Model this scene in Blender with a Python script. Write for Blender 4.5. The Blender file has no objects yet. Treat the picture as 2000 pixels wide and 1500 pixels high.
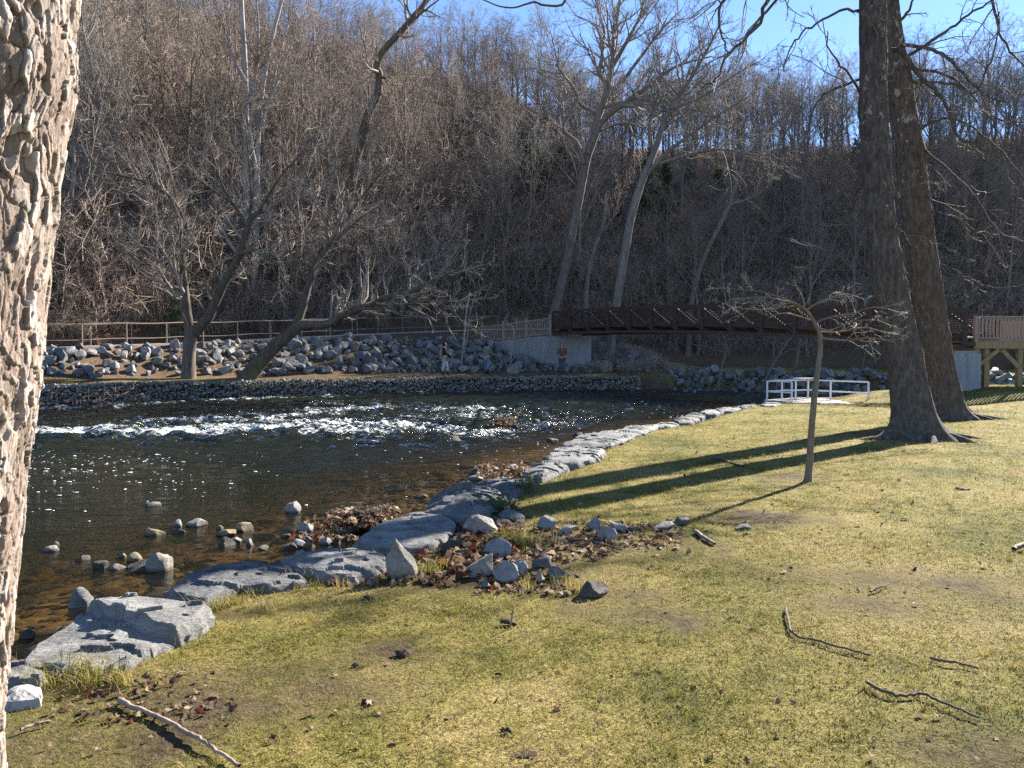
import bpy, bmesh, math, random
import numpy as np
from mathutils import Vector, Matrix, Quaternion

S = bpy.context.scene
C = S.collection
rad = math.radians

# ------------------------------------------------------------------ camera, sky, sun, exposure
F, CX, CY, HOR, EYE = 1500.0, 1000.0, 750.0, 700.0, 1.5
WATER = -0.35
TH = math.atan((CY - HOR) / F)
cam = bpy.data.cameras.new("camera")
cam.sensor_width = 36.0
cam.lens = 36.0 * F / 2000.0
cam.clip_start = 0.05
cam.clip_end = 3000
camo = bpy.data.objects.new("camera", cam)
C.objects.link(camo)
camo.location = (0, 0, EYE)
camo.rotation_euler = (math.pi / 2 - TH, 0, 0)
S.camera = camo

SUN_EL, SUN_AZ = 29.0, 42.5            # azimuth clockwise from +Y (the view direction)
world = bpy.data.worlds.new("World")
S.world = world
world.use_nodes = True
wn = world.node_tree
for n in list(wn.nodes):
    wn.nodes.remove(n)
sky = wn.nodes.new("ShaderNodeTexSky")
sky.sky_type = 'NISHITA'
sky.sun_disc = False
sky.sun_elevation = rad(SUN_EL)
sky.sun_rotation = rad(SUN_AZ)
sky.air_density = 1.0
sky.altitude = 2500
sky.dust_density = 0.1
sky.ozone_density = 4.0
bg = wn.nodes.new("ShaderNodeBackground")
bg.inputs['Strength'].default_value = 0.075
wo = wn.nodes.new("ShaderNodeOutputWorld")
wn.links.new(sky.outputs[0], bg.inputs[0])
wn.links.new(bg.outputs[0], wo.inputs[0])
sl = bpy.data.lights.new("sun", 'SUN')
sl.energy = 5.0
sl.angle = rad(0.5)
sl.color = (1.0, 0.93, 0.82)
so = bpy.data.objects.new("sun", sl)
C.objects.link(so)
az, el = rad(SUN_AZ), rad(SUN_EL)
SUNV = Vector((math.sin(az) * math.cos(el), math.cos(az) * math.cos(el), math.sin(el)))
so.rotation_euler = SUNV.to_track_quat('Z', 'Y').to_euler()
so.location = SUNV * 200
S.view_settings.view_transform = 'Standard'
S.view_settings.look = 'None'
S.view_settings.exposure = 1.95
S.view_settings.gamma = 1.0
S.view_settings.use_curve_mapping = False
S.render.engine = 'CYCLES'
S.cycles.max_bounces = 6
S.cycles.diffuse_bounces = 2
S.cycles.glossy_bounces = 2
S.cycles.transmission_bounces = 3
S.cycles.transparent_max_bounces = 8
S.cycles.caustics_reflective = False
S.cycles.caustics_refractive = False
S.cycles.sample_clamp_indirect = 4.0
S.cycles.use_denoising = False
S.cycles.denoiser = 'OPENIMAGEDENOISE'
S.cycles.denoising_input_passes = 'RGB_ALBEDO_NORMAL'
S.cycles.denoising_prefilter = 'ACCURATE'

# ------------------------------------------------------------------ helpers
RNG = np.random.default_rng(11)


def px(u, v, z=None, y=None):
    """photograph pixel (2000 x 1500) -> world point on the plane z=... or at depth y=..."""
    a = (u - CX) / F
    b = (CY - v) / F
    ct, st = math.cos(TH), math.sin(TH)
    d = np.array([a, ct + b * st, -st + b * ct])
    if z is not None:
        k = (z - EYE) / d[2]
    else:
        k = y / d[1]
    return np.array([0, 0, EYE]) + d * k


def _h(ix, iy, iz, seed):
    h = (ix.astype(np.int64) * 374761393 + iy.astype(np.int64) * 668265263 + iz.astype(np.int64) * 2147483647 + seed * 974634541) & 0xFFFFFFFF
    h = ((h ^ (h >> 13)) * 1274126177) & 0xFFFFFFFF
    h = h ^ (h >> 16)
    h = (h * 2246822519) & 0xFFFFFFFF
    h = h ^ (h >> 15)
    return h.astype(np.float64) / 4294967295.0


def noise(p, seed=0):
    p = np.asarray(p, float)
    i = np.floor(p)
    f = p - i
    f = f * f * (3 - 2 * f)
    i = i.astype(np.int64)
    r = 0
    for dx in (0, 1):
        for dy in (0, 1):
            for dz in (0, 1):
                w = (f[..., 0] if dx else 1 - f[..., 0]) * (f[..., 1] if dy else 1 - f[..., 1]) * (f[..., 2] if dz else 1 - f[..., 2])
                r = r + w * _h(i[..., 0] + dx, i[..., 1] + dy, i[..., 2] + dz, seed)
    return r * 2 - 1


def fbm(p, octv=4, seed=0, gain=0.5):
    p = np.asarray(p, float)
    r, a, t = 0, 1.0, 0
    for o in range(octv):
        r = r + a * noise(p * (2.03 ** o) + o * 17.3, seed + o)
        t += a
        a *= gain
    return r / t


def n2(x, y, sc, octv=3, seed=0):
    x = np.asarray(x, float)
    y = np.asarray(y, float)
    return fbm(np.stack([x * sc, y * sc, np.zeros_like(x + y)], -1), octv, seed)


def sstep(a, b, x):
    t = np.clip((x - a) / (b - a), 0, 1)
    return t * t * (3 - 2 * t)


def make_mesh(name, V, quads=None, tris=None, smooth=True, sharp=None):
    V = np.asarray(V, np.float32).reshape(-1, 3)
    me = bpy.data.meshes.new(name)
    me.vertices.add(len(V))
    me.vertices.foreach_set("co", V.ravel())
    loops, starts, n = [], [], 0
    if quads is not None and len(quads):
        q = np.asarray(quads, np.int32).reshape(-1, 4)
        loops.append(q.ravel())
        starts.append(np.arange(len(q)) * 4)
        n = q.size
    if tris is not None and len(tris):
        t = np.asarray(tris, np.int32).reshape(-1, 3)
        loops.append(t.ravel())
        starts.append(n + np.arange(len(t)) * 3)
    if loops:
        L = np.concatenate(loops)
        st = np.concatenate(starts)
        me.loops.add(len(L))
        me.loops.foreach_set("vertex_index", L.astype(np.int32))
        me.polygons.add(len(st))
        me.polygons.foreach_set("loop_start", st.astype(np.int32))
        me.polygons.foreach_set("use_smooth", np.full(len(st), smooth, bool))
    me.update(calc_edges=True)
    if sharp is not None and smooth:
        me.set_sharp_from_angle(angle=rad(sharp))
    return me


class Geo:
    def __init__(s):
        s.V, s.Q, s.T, s.n = [], [], [], 0

    def add(s, V, Q=None, T=None):
        V = np.asarray(V, float).reshape(-1, 3)
        if Q is not None and len(Q):
            s.Q.append(np.asarray(Q).reshape(-1, 4) + s.n)
        if T is not None and len(T):
            s.T.append(np.asarray(T).reshape(-1, 3) + s.n)
        s.V.append(V)
        s.n += len(V)

    def box(s, c, size, axes=None):
        """box centred at c, full size, axes = 3 unit vectors"""
        if axes is None:
            axes = np.eye(3)
        axes = np.asarray(axes, float)
        sg = np.array([[-1, -1, -1], [1, -1, -1], [1, 1, -1], [-1, 1, -1], [-1, -1, 1], [1, -1, 1], [1, 1, 1], [-1, 1, 1]]) * 0.5
        V = np.asarray(c, float) + (sg * np.asarray(size, float)) @ axes
        s.add(V, [[0, 3, 2, 1], [4, 5, 6, 7], [0, 1, 5, 4], [1, 2, 6, 5], [2, 3, 7, 6], [3, 0, 4, 7]])

    def beam(s, a, b, w, h, up=(0, 0, 1)):
        a = np.asarray(a, float)
        b = np.asarray(b, float)
        d = b - a
        L = np.linalg.norm(d)
        d = d / L
        up = np.asarray(up, float)
        sd = np.cross(d, up)
        if np.linalg.norm(sd) < 1e-4:
            sd = np.cross(d, np.array([1.0, 0, 0]))
        sd /= np.linalg.norm(sd)
        u2 = np.cross(sd, d)
        s.box((a + b) / 2, (L, w, h), (d, sd, u2))

    def tubes(s, P, R, sides):
        P = np.asarray(P, float)
        R = np.asarray(R, float)
        if P.ndim == 2:
            P = P[None]
            R = R[None]
        N, K = P.shape[:2]
        T = np.gradient(P, axis=1) if K > 2 else np.repeat((P[:, 1:] - P[:, :1]), 2, axis=1)
        T /= np.linalg.norm(T, axis=2, keepdims=True) + 1e-9
        m = np.abs(P[:, -1] - P[:, 0])
        ref = np.zeros((N, 3))
        ref[np.arange(N), np.argmin(m, axis=1)] = 1
        A = np.cross(T, ref[:, None, :])
        A /= np.linalg.norm(A, axis=2, keepdims=True) + 1e-9
        B = np.cross(T, A)
        ang = np.arange(sides) / sides * 2 * np.pi
        V = P[:, :, None, :] + R[:, :, None, None] * (np.cos(ang)[None, None, :, None] * A[:, :, None, :] + np.sin(ang)[None, None, :, None] * B[:, :, None, :])
        base = np.arange(N)[:, None, None] * (K * sides)
        k = np.arange(K - 1)[None, :, None] * sides
        j = np.arange(sides)[None, None, :]
        j2 = (j + 1) % sides
        Q = np.stack([base + k + j, base + k + j2, base + k + sides + j2, base + k + sides + j], -1).reshape(-1, 4)
        s.add(V, Q)

    def spikes(s, P, r):
        """thin tapering twigs (N,2|3,3): three-sided, pointed"""
        N, K = P.shape[:2]
        d = P[:, -1] - P[:, 0]
        d = d / (np.linalg.norm(d, axis=1, keepdims=True) + 1e-9)
        ref = np.zeros((N, 3))
        ref[np.arange(N), np.argmin(np.abs(d), axis=1)] = 1
        A = np.cross(d, ref)
        A /= np.linalg.norm(A, axis=1, keepdims=True) + 1e-9
        B = np.cross(d, A)
        an = [0, 2.094, 4.189]
        ring = np.stack([np.cos(t) * A + np.sin(t) * B for t in an], 1)
        rr = np.asarray(r, float).reshape(-1, 1, 1)
        if K == 2:
            V = np.concatenate([P[:, :1] + ring * rr, P[:, 1:]], 1)
            b = np.arange(N)[:, None, None] * 4
            s.add(V, None, b + np.array([[0, 1, 3], [1, 2, 3], [2, 0, 3]])[None])
        else:
            V = np.concatenate([P[:, :1] + ring * rr, P[:, 1:2] + ring * rr * 0.7, P[:, 2:]], 1)
            b = np.arange(N)[:, None, None] * 7
            s._sp3(V, b)

    def _sp3(s, V, b):
        s.add(V, (b + np.array([[0, 1, 4, 3], [1, 2, 5, 4], [2, 0, 3, 5]])[None]).reshape(-1, 4),
              (b + np.array([[3, 4, 6], [4, 5, 6], [5, 3, 6]])[None]).reshape(-1, 3))

    def mesh(s, name, smooth=True, sharp=None):
        V = np.concatenate(s.V) if s.V else np.zeros((0, 3))
        return make_mesh(name, V, np.concatenate(s.Q) if s.Q else None, np.concatenate(s.T) if s.T else None, smooth, sharp)


def obj(name, data, mat=None, parent=None, loc=None, rot=None, scale=None, label=None, cat=None, group=None, kind=None):
    o = bpy.data.objects.new(name, data)
    C.objects.link(o)
    if mat is not None and data is not None and not len(data.materials):
        for m in (mat if isinstance(mat, (list, tuple)) else [mat]):
            data.materials.append(m)
    if parent is not None:
        o.parent = parent
    if loc is not None:
        o.location = loc
    if rot is not None:
        o.rotation_euler = rot
    if scale is not None:
        o.scale = (scale,) * 3 if isinstance(scale, (int, float)) else scale
    if label:
        o['label'] = label
    if cat:
        o['category'] = cat
    if group:
        o['group'] = group
    if kind:
        o['kind'] = kind
    return o


def attr(me, name, vals, typ='FLOAT'):
    a = me.attributes.new(name, typ, 'POINT')
    a.data.foreach_set('vector' if typ == 'FLOAT_VECTOR' else 'value', np.asarray(vals, np.int32 if typ == 'INT' else np.float32).ravel())


def scatter(name, protos, P, rot, scl, idx, kind='stuff', parent=None):
    me = bpy.data.meshes.new(name)
    P = np.asarray(P, np.float32)
    me.vertices.add(len(P))
    me.vertices.foreach_set('co', P.ravel())
    attr(me, 'rot', rot, 'FLOAT_VECTOR')
    attr(me, 'scl', scl)
    attr(me, 'idx', idx, 'INT')
    col = bpy.data.collections.new(name + '_source')
    for i, pm in enumerate(protos):
        o = bpy.data.objects.new('%s_%02d' % (name + '_piece', i), pm)
        col.objects.link(o)
    ng = bpy.data.node_groups.new(name, 'GeometryNodeTree')
    ng.interface.new_socket('Geometry', in_out='INPUT', socket_type='NodeSocketGeometry')
    ng.interface.new_socket('Geometry', in_out='OUTPUT', socket_type='NodeSocketGeometry')
    N = ng.nodes
    gi = N.new('NodeGroupInput')
    go = N.new('NodeGroupOutput')
    ci = N.new('GeometryNodeCollectionInfo')
    ci.inputs['Collection'].default_value = col
    ci.inputs['Separate Children'].default_value = True
    ci.inputs['Reset Children'].default_value = True
    ip = N.new('GeometryNodeInstanceOnPoints')
    ip.inputs['Pick Instance'].default_value = True
    for nm, ty, sk in (('rot', 'FLOAT_VECTOR', 'Rotation'), ('scl', 'FLOAT', 'Scale'), ('idx', 'INT', 'Instance Index')):
        na = N.new('GeometryNodeInputNamedAttribute')
        na.data_type = ty
        na.inputs['Name'].default_value = nm
        ng.links.new([s for s in na.outputs if s.enabled][0], ip.inputs[sk])
    ng.links.new(gi.outputs[0], ip.inputs['Points'])
    ng.links.new(ci.outputs[0], ip.inputs['Instance'])
    ng.links.new(ip.outputs[0], go.inputs[0])
    o = obj(name, me, kind=kind, parent=parent)
    md = o.modifiers.new('scatter', 'NODES')
    md.node_group = ng
    return o


# ------------------------------------------------------------------ materials
class M:
    def __init__(s, name):
        s.m = bpy.data.materials.new(name)
        s.m.use_nodes = True
        s.t = s.m.node_tree
        s.t.nodes.clear()
        s.out = s.t.nodes.new('ShaderNodeOutputMaterial')

    def n(s, typ, **kw):
        nd = s.t.nodes.new(typ)
        for k, v in kw.items():
            setattr(nd, k, v)
        return nd

    def set(s, nd, **kw):
        for k, v in kw.items():
            nd.inputs[k.replace('_', ' ')].default_value = v
        return nd

    def l(s, a, b):
        s.t.links.new(a, b)

    def tex(s, kind='Object', scale=(1, 1, 1)):
        tc = s.n('ShaderNodeTexCoord')
        mp = s.n('ShaderNodeMapping')
        mp.inputs['Scale'].default_value = scale
        s.l(tc.outputs[kind], mp.inputs[0])
        return mp.outputs[0]

    def pos(s, scale=(1, 1, 1)):
        g = s.n('ShaderNodeNewGeometry')
        mp = s.n('ShaderNodeMapping')
        mp.inputs['Scale'].default_value = scale
        s.l(g.outputs['Position'], mp.inputs[0])
        return mp.outputs[0]

    def noise(s, vec, scale, detail=4, rough=0.55, dist=0.0):
        nd = s.n('ShaderNodeTexNoise')
        nd.inputs['Scale'].default_value = scale
        nd.inputs['Detail'].default_value = detail
        nd.inputs['Roughness'].default_value = rough
        nd.inputs['Distortion'].default_value = dist
        s.l(vec, nd.inputs['Vector'])
        return nd.outputs['Fac']

    def ramp(s, fac, stops):
        r = s.n('ShaderNodeValToRGB')
        e = r.color_ramp.elements
        while len(e) > 1:
            e.remove(e[0])
        for i, (p, c) in enumerate(stops):
            el_ = e[0] if i == 0 else e.new(p)
            el_.position = p
            el_.color = (*c, 1) if len(c) == 3 else c
        s.l(fac, r.inputs[0])
        return r.outputs[0]

    def mix(s, fac, a, b, mode='MIX'):
        m = s.n('ShaderNodeMix', data_type='RGBA', blend_type=mode)
        for sock, val in ((m.inputs['Factor'], fac), (m.inputs[6], a), (m.inputs[7], b)):
            if isinstance(val, (int, float)):
                sock.default_value = val
            elif isinstance(val, (tuple, list)):
                sock.default_value = (*val, 1) if len(val) == 3 else val
            else:
                s.l(val, sock)
        return m.outputs[2]

    def math(s, op, a, b=None, c=None, clamp=False):
        m = s.n('ShaderNodeMath', operation=op, use_clamp=clamp)
        for i, v in enumerate((a, b, c)):
            if v is None:
                continue
            if isinstance(v, (int, float)):
                m.inputs[i].default_value = v
            else:
                s.l(v, m.inputs[i])
        return m.outputs[0]

    def bump(s, h, strength=0.5, dist=0.02):
        b = s.n('ShaderNodeBump')
        b.inputs['Strength'].default_value = strength
        b.inputs['Distance'].default_value = dist
        s.l(h, b.inputs['Height'])
        return b.outputs[0]

    def principled(s, col, rough=0.8, normal=None, metallic=0.0, spec=0.3):
        p = s.n('ShaderNodeBsdfPrincipled')
        if isinstance(col, (tuple, list)):
            p.inputs['Base Color'].default_value = (*col, 1)
        else:
            s.l(col, p.inputs['Base Color'])
        if isinstance(rough, (int, float)):
            p.inputs['Roughness'].default_value = rough
        else:
            s.l(rough, p.inputs['Roughness'])
        p.inputs['Metallic'].default_value = metallic
        p.inputs['Specular IOR Level'].default_value = spec
        if normal is not None:
            s.l(normal, p.inputs['Normal'])
        return p

    def done(s, sh):
        s.l(sh.outputs[0] if hasattr(sh, 'outputs') else sh, s.out.inputs[0])
        return s.m

    def rand(s):
        return s.n('ShaderNodeObjectInfo').outputs['Random']

    def attr(s, name):
        return s.n('ShaderNodeAttribute', attribute_name=name).outputs['Fac']


def mat_bark(name, dark, mid, light, scale=6.0, vary=0.25, moss=None):
    m = M(name)
    v = m.tex('Object', (1, 1, 0.22))
    a = m.noise(v, scale, 6, 0.65)
    b = m.noise(m.tex('Object'), scale * 0.23, 3)
    c = m.ramp(a, [(0.28, dark), (0.5, mid), (0.72, light)])
    c = m.mix(m.math('MULTIPLY', b, 0.5), c, mid)
    if moss:
        mm = m.ramp(m.noise(m.tex('Object', (1, 1, 0.5)), 1.1, 6, 0.7), [(0.5, (0, 0, 0)), (0.64, (1, 1, 1))])
        c = m.mix(m.math('MULTIPLY', mm, 0.6), c, moss)
    r = m.math('MULTIPLY_ADD', m.rand(), vary, 1 - vary / 2)
    hs = m.n('ShaderNodeHueSaturation')
    m.l(c, hs.inputs['Color'])
    m.l(r, hs.inputs['Value'])
    return m.done(m.principled(hs.outputs[0], 0.88, m.bump(a, 0.7, 0.03), spec=0.2))


def mat_sycamore():
    m = M('flaking_bark')
    v = m.tex('Object', (1, 1, 0.28))
    a = m.noise(v, 15, 7, 0.7)
    g = m.noise(m.tex('Object', (1, 1, 0.6)), 42, 5, 0.75)
    c = m.ramp(a, [(0.34, (.030, .022, .017)), (0.5, (.105, .078, .061)), (0.66, (.22, .172, .14))])
    c = m.mix(0.4, c, m.ramp(g, [(0.38, (.026, .020, .017)), (0.62, (.17, .138, .117))]))
    tc = m.n('ShaderNodeSeparateXYZ')
    m.l(m.tex('Object'), tc.inputs[0])
    hi = m.math('DIVIDE', m.math('SUBTRACT', tc.outputs[2], 2.5), 4.0, clamp=True)
    fl = m.noise(m.tex('Object', (1, 1, 0.55)), 7.0, 5, 0.65, 0.8)
    k = m.math('DIVIDE', m.math('SUBTRACT', fl, m.math('MULTIPLY_ADD', hi, -0.10, 0.69)), 0.02, clamp=True)
    c = m.mix(m.math('MULTIPLY', k, 0.8), c, (.36, .32, .27))
    lo = m.math('DIVIDE', m.math('SUBTRACT', 3.2, tc.outputs[2]), 2.5, clamp=True)
    ln = m.noise(m.tex('Object'), 11, 6, 0.75)
    k2 = m.math('MULTIPLY', m.math('DIVIDE', m.math('SUBTRACT', ln, 0.53), 0.06, clamp=True), m.math('MULTIPLY', lo, 0.55))
    c = m.mix(k2, c, (.135, .135, .115))
    h = m.math('ADD', a, m.math('ADD', m.math('MULTIPLY', g, 0.5), m.math('MULTIPLY', k, -0.3)))
    return m.done(m.principled(c, 0.9, m.bump(h, 1.0, 0.03), spec=0.15))


def mat_simple(name, col, rough=0.7, var=0.3, scale=8.0, bump=0.2, metallic=0.0, stretch=(1, 1, 1), spec=0.3, objvar=0.0):
    m = M(name)
    a = m.noise(m.tex('Object', stretch), scale, 5, 0.6)
    lo = tuple(x * (1 - var) for x in col)
    hi = tuple(min(1, x * (1 + var)) for x in col)
    c = m.ramp(a, [(0.3, lo), (0.7, hi)])
    if objvar:
        hs = m.n('ShaderNodeHueSaturation')
        m.l(c, hs.inputs['Color'])
        m.l(m.math('MULTIPLY_ADD', m.rand(), objvar, 1 - objvar / 2), hs.inputs['Value'])
        c = hs.outputs[0]
    return m.done(m.principled(c, rough, m.bump(a, bump, 0.01), metallic, spec))


def mat_rock(name, dark, mid, light, scale=3.0, vary=0.3, tint=None, streak=(1, 1, 1), wet=False, bed=0.0):
    m = M(name)
    v = m.tex('Object', streak)
    a = m.noise(v, scale, 8, 0.62, 0.4)
    f = m.noise(v, scale * 9, 5, 0.7)
    c = m.ramp(a, [(0.3, dark), (0.5, mid), (0.68, light)])
    c = m.mix(0.35, c, m.ramp(f, [(0.35, dark), (0.65, light)]))
    if tint:
        tf = m.ramp(m.noise(m.tex('Object'), scale * 0.8, 4), [(0.52, (0, 0, 0)), (0.66, (1, 1, 1))])
        c = m.mix(m.math('MULTIPLY', tf, 0.7), c, tint)
    hs = m.n('ShaderNodeHueSaturation')
    m.l(c, hs.inputs['Color'])
    m.l(m.math('MULTIPLY_ADD', m.rand(), vary, 1 - vary / 2), hs.inputs['Value'])
    h = m.math('ADD', m.math('MULTIPLY', a, 1.0), m.math('MULTIPLY', f, 0.35))
    col, rough = hs.outputs[0], 0.75
    if bed:                                    # bedding: fine parallel ridges across the slab
        w = m.noise(m.tex('Object', (1.6, 13, 22)), 3.0, 6, 0.7, 0.5)
        h = m.math('ADD', h, m.math('MULTIPLY', w, bed))
        col = m.mix(0.35, col, m.mix(w, (0.55, 0.55, 0.56), (1.25, 1.24, 1.2)), 'MULTIPLY')
    if wet:                                    # wet band just above the river surface
        sp = m.n('ShaderNodeSeparateXYZ')
        m.l(m.pos(), sp.inputs[0])
        k = m.math('DIVIDE', m.math('SUBTRACT', m.math('MULTIPLY_ADD', f, 0.05, WATER + 0.015), sp.outputs[2]), 0.03, clamp=True)
        col = m.mix(m.math('MULTIPLY', k, 0.75), col, (0.03, 0.025, 0.018))
    return m.done(m.principled(col, rough, m.bump(h, 0.8, 0.04), spec=0.2))


def grass_colour(m, jitter=None):
    """patchy winter lawn: green, straw and bare-soil areas, shared by turf and blades"""
    p = m.pos()
    big = m.noise(p, 0.55, 3, 0.5)
    mid = m.noise(p, 2.3, 4, 0.6)
    f = m.math('ADD', m.math('MULTIPLY', big, 0.6), m.math('MULTIPLY', mid, 0.4))
    if jitter is not None:
        f = m.math('ADD', f, m.math('MULTIPLY_ADD', jitter, 0.30, -0.15))
    return m.ramp(f, [(0.36, (0.095, 0.105, 0.020)), (0.44, (0.20, 0.185, 0.040)), (0.52, (0.31, 0.255, 0.078)), (0.66, (0.39, 0.30, 0.135))]), f


def mat_turf():
    m = M('turf_soil')
    c, f = grass_colour(m)
    p = m.pos()
    soil = m.ramp(m.noise(p, 18, 5, 0.7), [(0.35, (0.03, 0.021, 0.013)), (0.65, (0.12, 0.085, 0.05))])
    fine = m.noise(p, 55, 4, 0.7)
    c = m.mix(m.ramp(fine, [(0.38, (0.75, 0.75, 0.75)), (0.62, (0.05, 0.05, 0.05))]), c, soil)
    bare = m.attr('bare')
    c = m.mix(bare, c, soil)
    return m.done(m.principled(c, 0.95, m.bump(m.math('ADD', fine, m.noise(p, 9, 4)), 0.8, 0.03), spec=0.1))


def mat_blade(name='grass_blade'):
    m = M(name)
    c, f = grass_colour(m, m.rand())
    d = m.principled(c, 0.7, spec=0.15)
    tr = m.n('ShaderNodeBsdfTranslucent')
    m.l(m.mix(0.2, c, (0.4, 0.4, 0.05)), tr.inputs[0])
    mx = m.n('ShaderNodeMixShader')
    mx.inputs[0].default_value = 0.4
    m.l(d.outputs[0], mx.inputs[1])
    m.l(tr.outputs[0], mx.inputs[2])
    return m.done(mx)


def mat_leaf(name, stops):
    m = M(name)
    c = m.ramp(m.rand(), stops)
    d = m.principled(c, 0.75, spec=0.15)
    tr = m.n('ShaderNodeBsdfTranslucent')
    m.l(c, tr.inputs[0])
    mx = m.n('ShaderNodeMixShader')
    mx.inputs[0].default_value = 0.3
    m.l(d.outputs[0], mx.inputs[1])
    m.l(tr.outputs[0], mx.inputs[2])
    return m.done(mx)


def mat_litter():
    m = M('leaf_litter')
    p = m.pos()
    a = m.noise(p, 1.1, 4, 0.6)
    f = m.noise(p, 14, 5, 0.75)
    c = m.ramp(f, [(0.3, (0.045, 0.03, 0.02)), (0.5, (0.13, 0.085, 0.055)), (0.7, (0.26, 0.18, 0.12))])
    c = m.mix(m.ramp(a, [(0.4, (0, 0, 0)), (0.65, (0.6, 0.6, 0.6))]), c, (0.15, 0.10, 0.06))
    g = m.attr('green')
    gc, _ = grass_colour(m)
    c = m.mix(g, c, gc)
    return m.done(m.principled(c, 0.95, m.bump(f, 0.9, 0.08), spec=0.1))


def mat_bed():
    m = M('river_bed_gravel')
    p = m.pos((1, 1, 1))
    vo = m.n('ShaderNodeTexVoronoi', feature='F1')
    vo.inputs['Scale'].default_value = 7.0
    m.l(p, vo.inputs['Vector'])
    c = m.ramp(m.noise(p, 9, 5, 0.7), [(0.3, (0.05, 0.034, 0.013)), (0.55, (0.17, 0.115, 0.043)), (0.75, (0.32, 0.23, 0.10))])
    sp = m.n('ShaderNodeSeparateColor')
    m.l(vo.outputs['Color'], sp.inputs[0])
    c = m.mix(0.5, c, m.ramp(sp.outputs[0], [(0.0, (0.07, 0.045, 0.018)), (0.7, (0.22, 0.15, 0.06)), (1.0, (0.36, 0.27, 0.13))]))
    return m.done(m.principled(c, 0.8, m.bump(m.math('MULTIPLY', vo.outputs['Distance'], -1.0), 0.7, 0.05)))


def mat_water():
    m = M('river_water')
    p = m.pos()
    dep = m.attr('depth')
    foam = m.attr('foam')
    chop = m.attr('chop')
    w1 = m.noise(m.pos((1, 2.2, 1)), 2.2, 4, 0.6, 0.3)
    w2 = m.noise(m.pos((1, 1.8, 1)), 9.0, 4, 0.6, 0.4)
    h = m.math('ADD', w1, m.math('MULTIPLY', w2, m.math('MULTIPLY_ADD', chop, 0.5, 0.12)))
    b = m.n('ShaderNodeBump')
    b.inputs['Distance'].default_value = 0.22
    m.l(m.math('MULTIPLY_ADD', chop, 0.75, 0.12, clamp=True), b.inputs['Strength'])
    m.l(h, b.inputs['Height'])
    nrm = b.outputs[0]
    clear = m.math('POWER', 2.718, m.math('MULTIPLY', dep, -2.3))
    tr = m.n('ShaderNodeBsdfTransparent')
    m.l(m.ramp(clear, [(0.0, (0.15, 0.15, 0.07)), (0.45, (0.72, 0.58, 0.33)), (1.0, (0.98, 0.94, 0.86))]), tr.inputs[0])
    df = m.n('ShaderNodeBsdfDiffuse')
    df.inputs[0].default_value = (0.011, 0.014, 0.008, 1)
    body = m.n('ShaderNodeMixShader')
    m.l(clear, body.inputs[0])
    m.l(df.outputs[0], body.inputs[1])
    m.l(tr.outputs[0], body.inputs[2])
    gl = m.n('ShaderNodeBsdfGlossy')
    gl.inputs['Roughness'].default_value = 0.07
    m.l(nrm, gl.inputs['Normal'])
    lw = m.n('ShaderNodeLayerWeight')        # Schlick, the same from above and below
    lw.inputs['Blend'].default_value = 0.5
    m.l(nrm, lw.inputs['Normal'])
    fr = m.math('MULTIPLY_ADD', m.math('POWER', lw.outputs['Facing'], 5.0), 0.98, 0.02)
    w = m.n('ShaderNodeMixShader')
    m.l(fr, w.inputs[0])
    m.l(body.outputs[0], w.inputs[1])
    m.l(gl.outputs[0], w.inputs[2])
    # foam: broken by noise at two scales, thicker where the river breaks
    fn = m.noise(m.pos((0.8, 1.5, 1)), 3.2, 8, 0.72, 0.9)
    fd = m.noise(m.pos((0.7, 1.3, 1)), 15.0, 4, 0.75, 0.5)
    fv = m.math('ADD', m.math('MULTIPLY', fn, 0.55), m.math('MULTIPLY', fd, 0.45))
    thr = m.math('MULTIPLY_ADD', foam, -0.36, 0.78)
    k = m.math('DIVIDE', m.math('SUBTRACT', fv, thr), 0.07, clamp=True)
    k = m.math('MULTIPLY', k, 0.95)
    wd = m.principled((0.80, 0.83, 0.83), 0.35, nrm, spec=0.5)
    o = m.n('ShaderNodeMixShader')
    m.l(k, o.inputs[0])
    m.l(w.outputs[0], o.inputs[1])
    m.l(wd.outputs[0], o.inputs[2])
    return m.done(o)


def mat_concrete():
    m = M('weathered_concrete')
    st = m.noise(m.tex('Object', (3, 3, 0.3)), 2.0, 5, 0.7)
    sp = m.noise(m.tex('Object'), 14, 5, 0.7)
    c = m.ramp(st, [(0.3, (0.17, 0.17, 0.18)), (0.55, (0.30, 0.30, 0.31)), (0.75, (0.42, 0.42, 0.43))])
    c = m.mix(0.25, c, m.ramp(sp, [(0.3, (0.16, 0.16, 0.16)), (0.7, (0.4, 0.4, 0.4))]))
    return m.done(m.principled(c, 0.9, m.bump(sp, 0.3, 0.01)))


def mat_platebark():
    m = M('plated_bark')
    ca = m.attr('cell')
    cr = m.attr('crack')
    v = m.tex('Object', (1, 1, 0.5))
    n1 = m.noise(v, 34, 6, 0.75)
    n3 = m.noise(m.tex('Object', (1, 1, 0.6)), 5, 4, 0.6)
    c = m.ramp(ca, [(0.0, (0.07, 0.05, 0.04)), (0.3, (0.16, 0.12, 0.097)), (0.55, (0.27, 0.215, 0.18)), (0.8, (0.40, 0.35, 0.315)), (1.0, (0.60, 0.57, 0.55))])
    c = m.mix(0.45, c, m.ramp(n1, [(0.3, (0.09, 0.062, 0.046)), (0.55, (0.27, 0.212, 0.175)), (0.72, (0.46, 0.41, 0.37))]))
    c = m.mix(m.ramp(n3, [(0.52, (0, 0, 0)), (0.7, (0.55, 0.55, 0.55))]), c, (0.23, 0.21, 0.18))
    c = m.mix(m.math('MULTIPLY', cr, 0.8), c, (0.06, 0.04, 0.03))  # crevice shade painted darker into the colour, besides the relief
    return m.done(m.principled(c, 0.9, m.bump(n1, 0.9, 0.006), spec=0.15))

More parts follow.
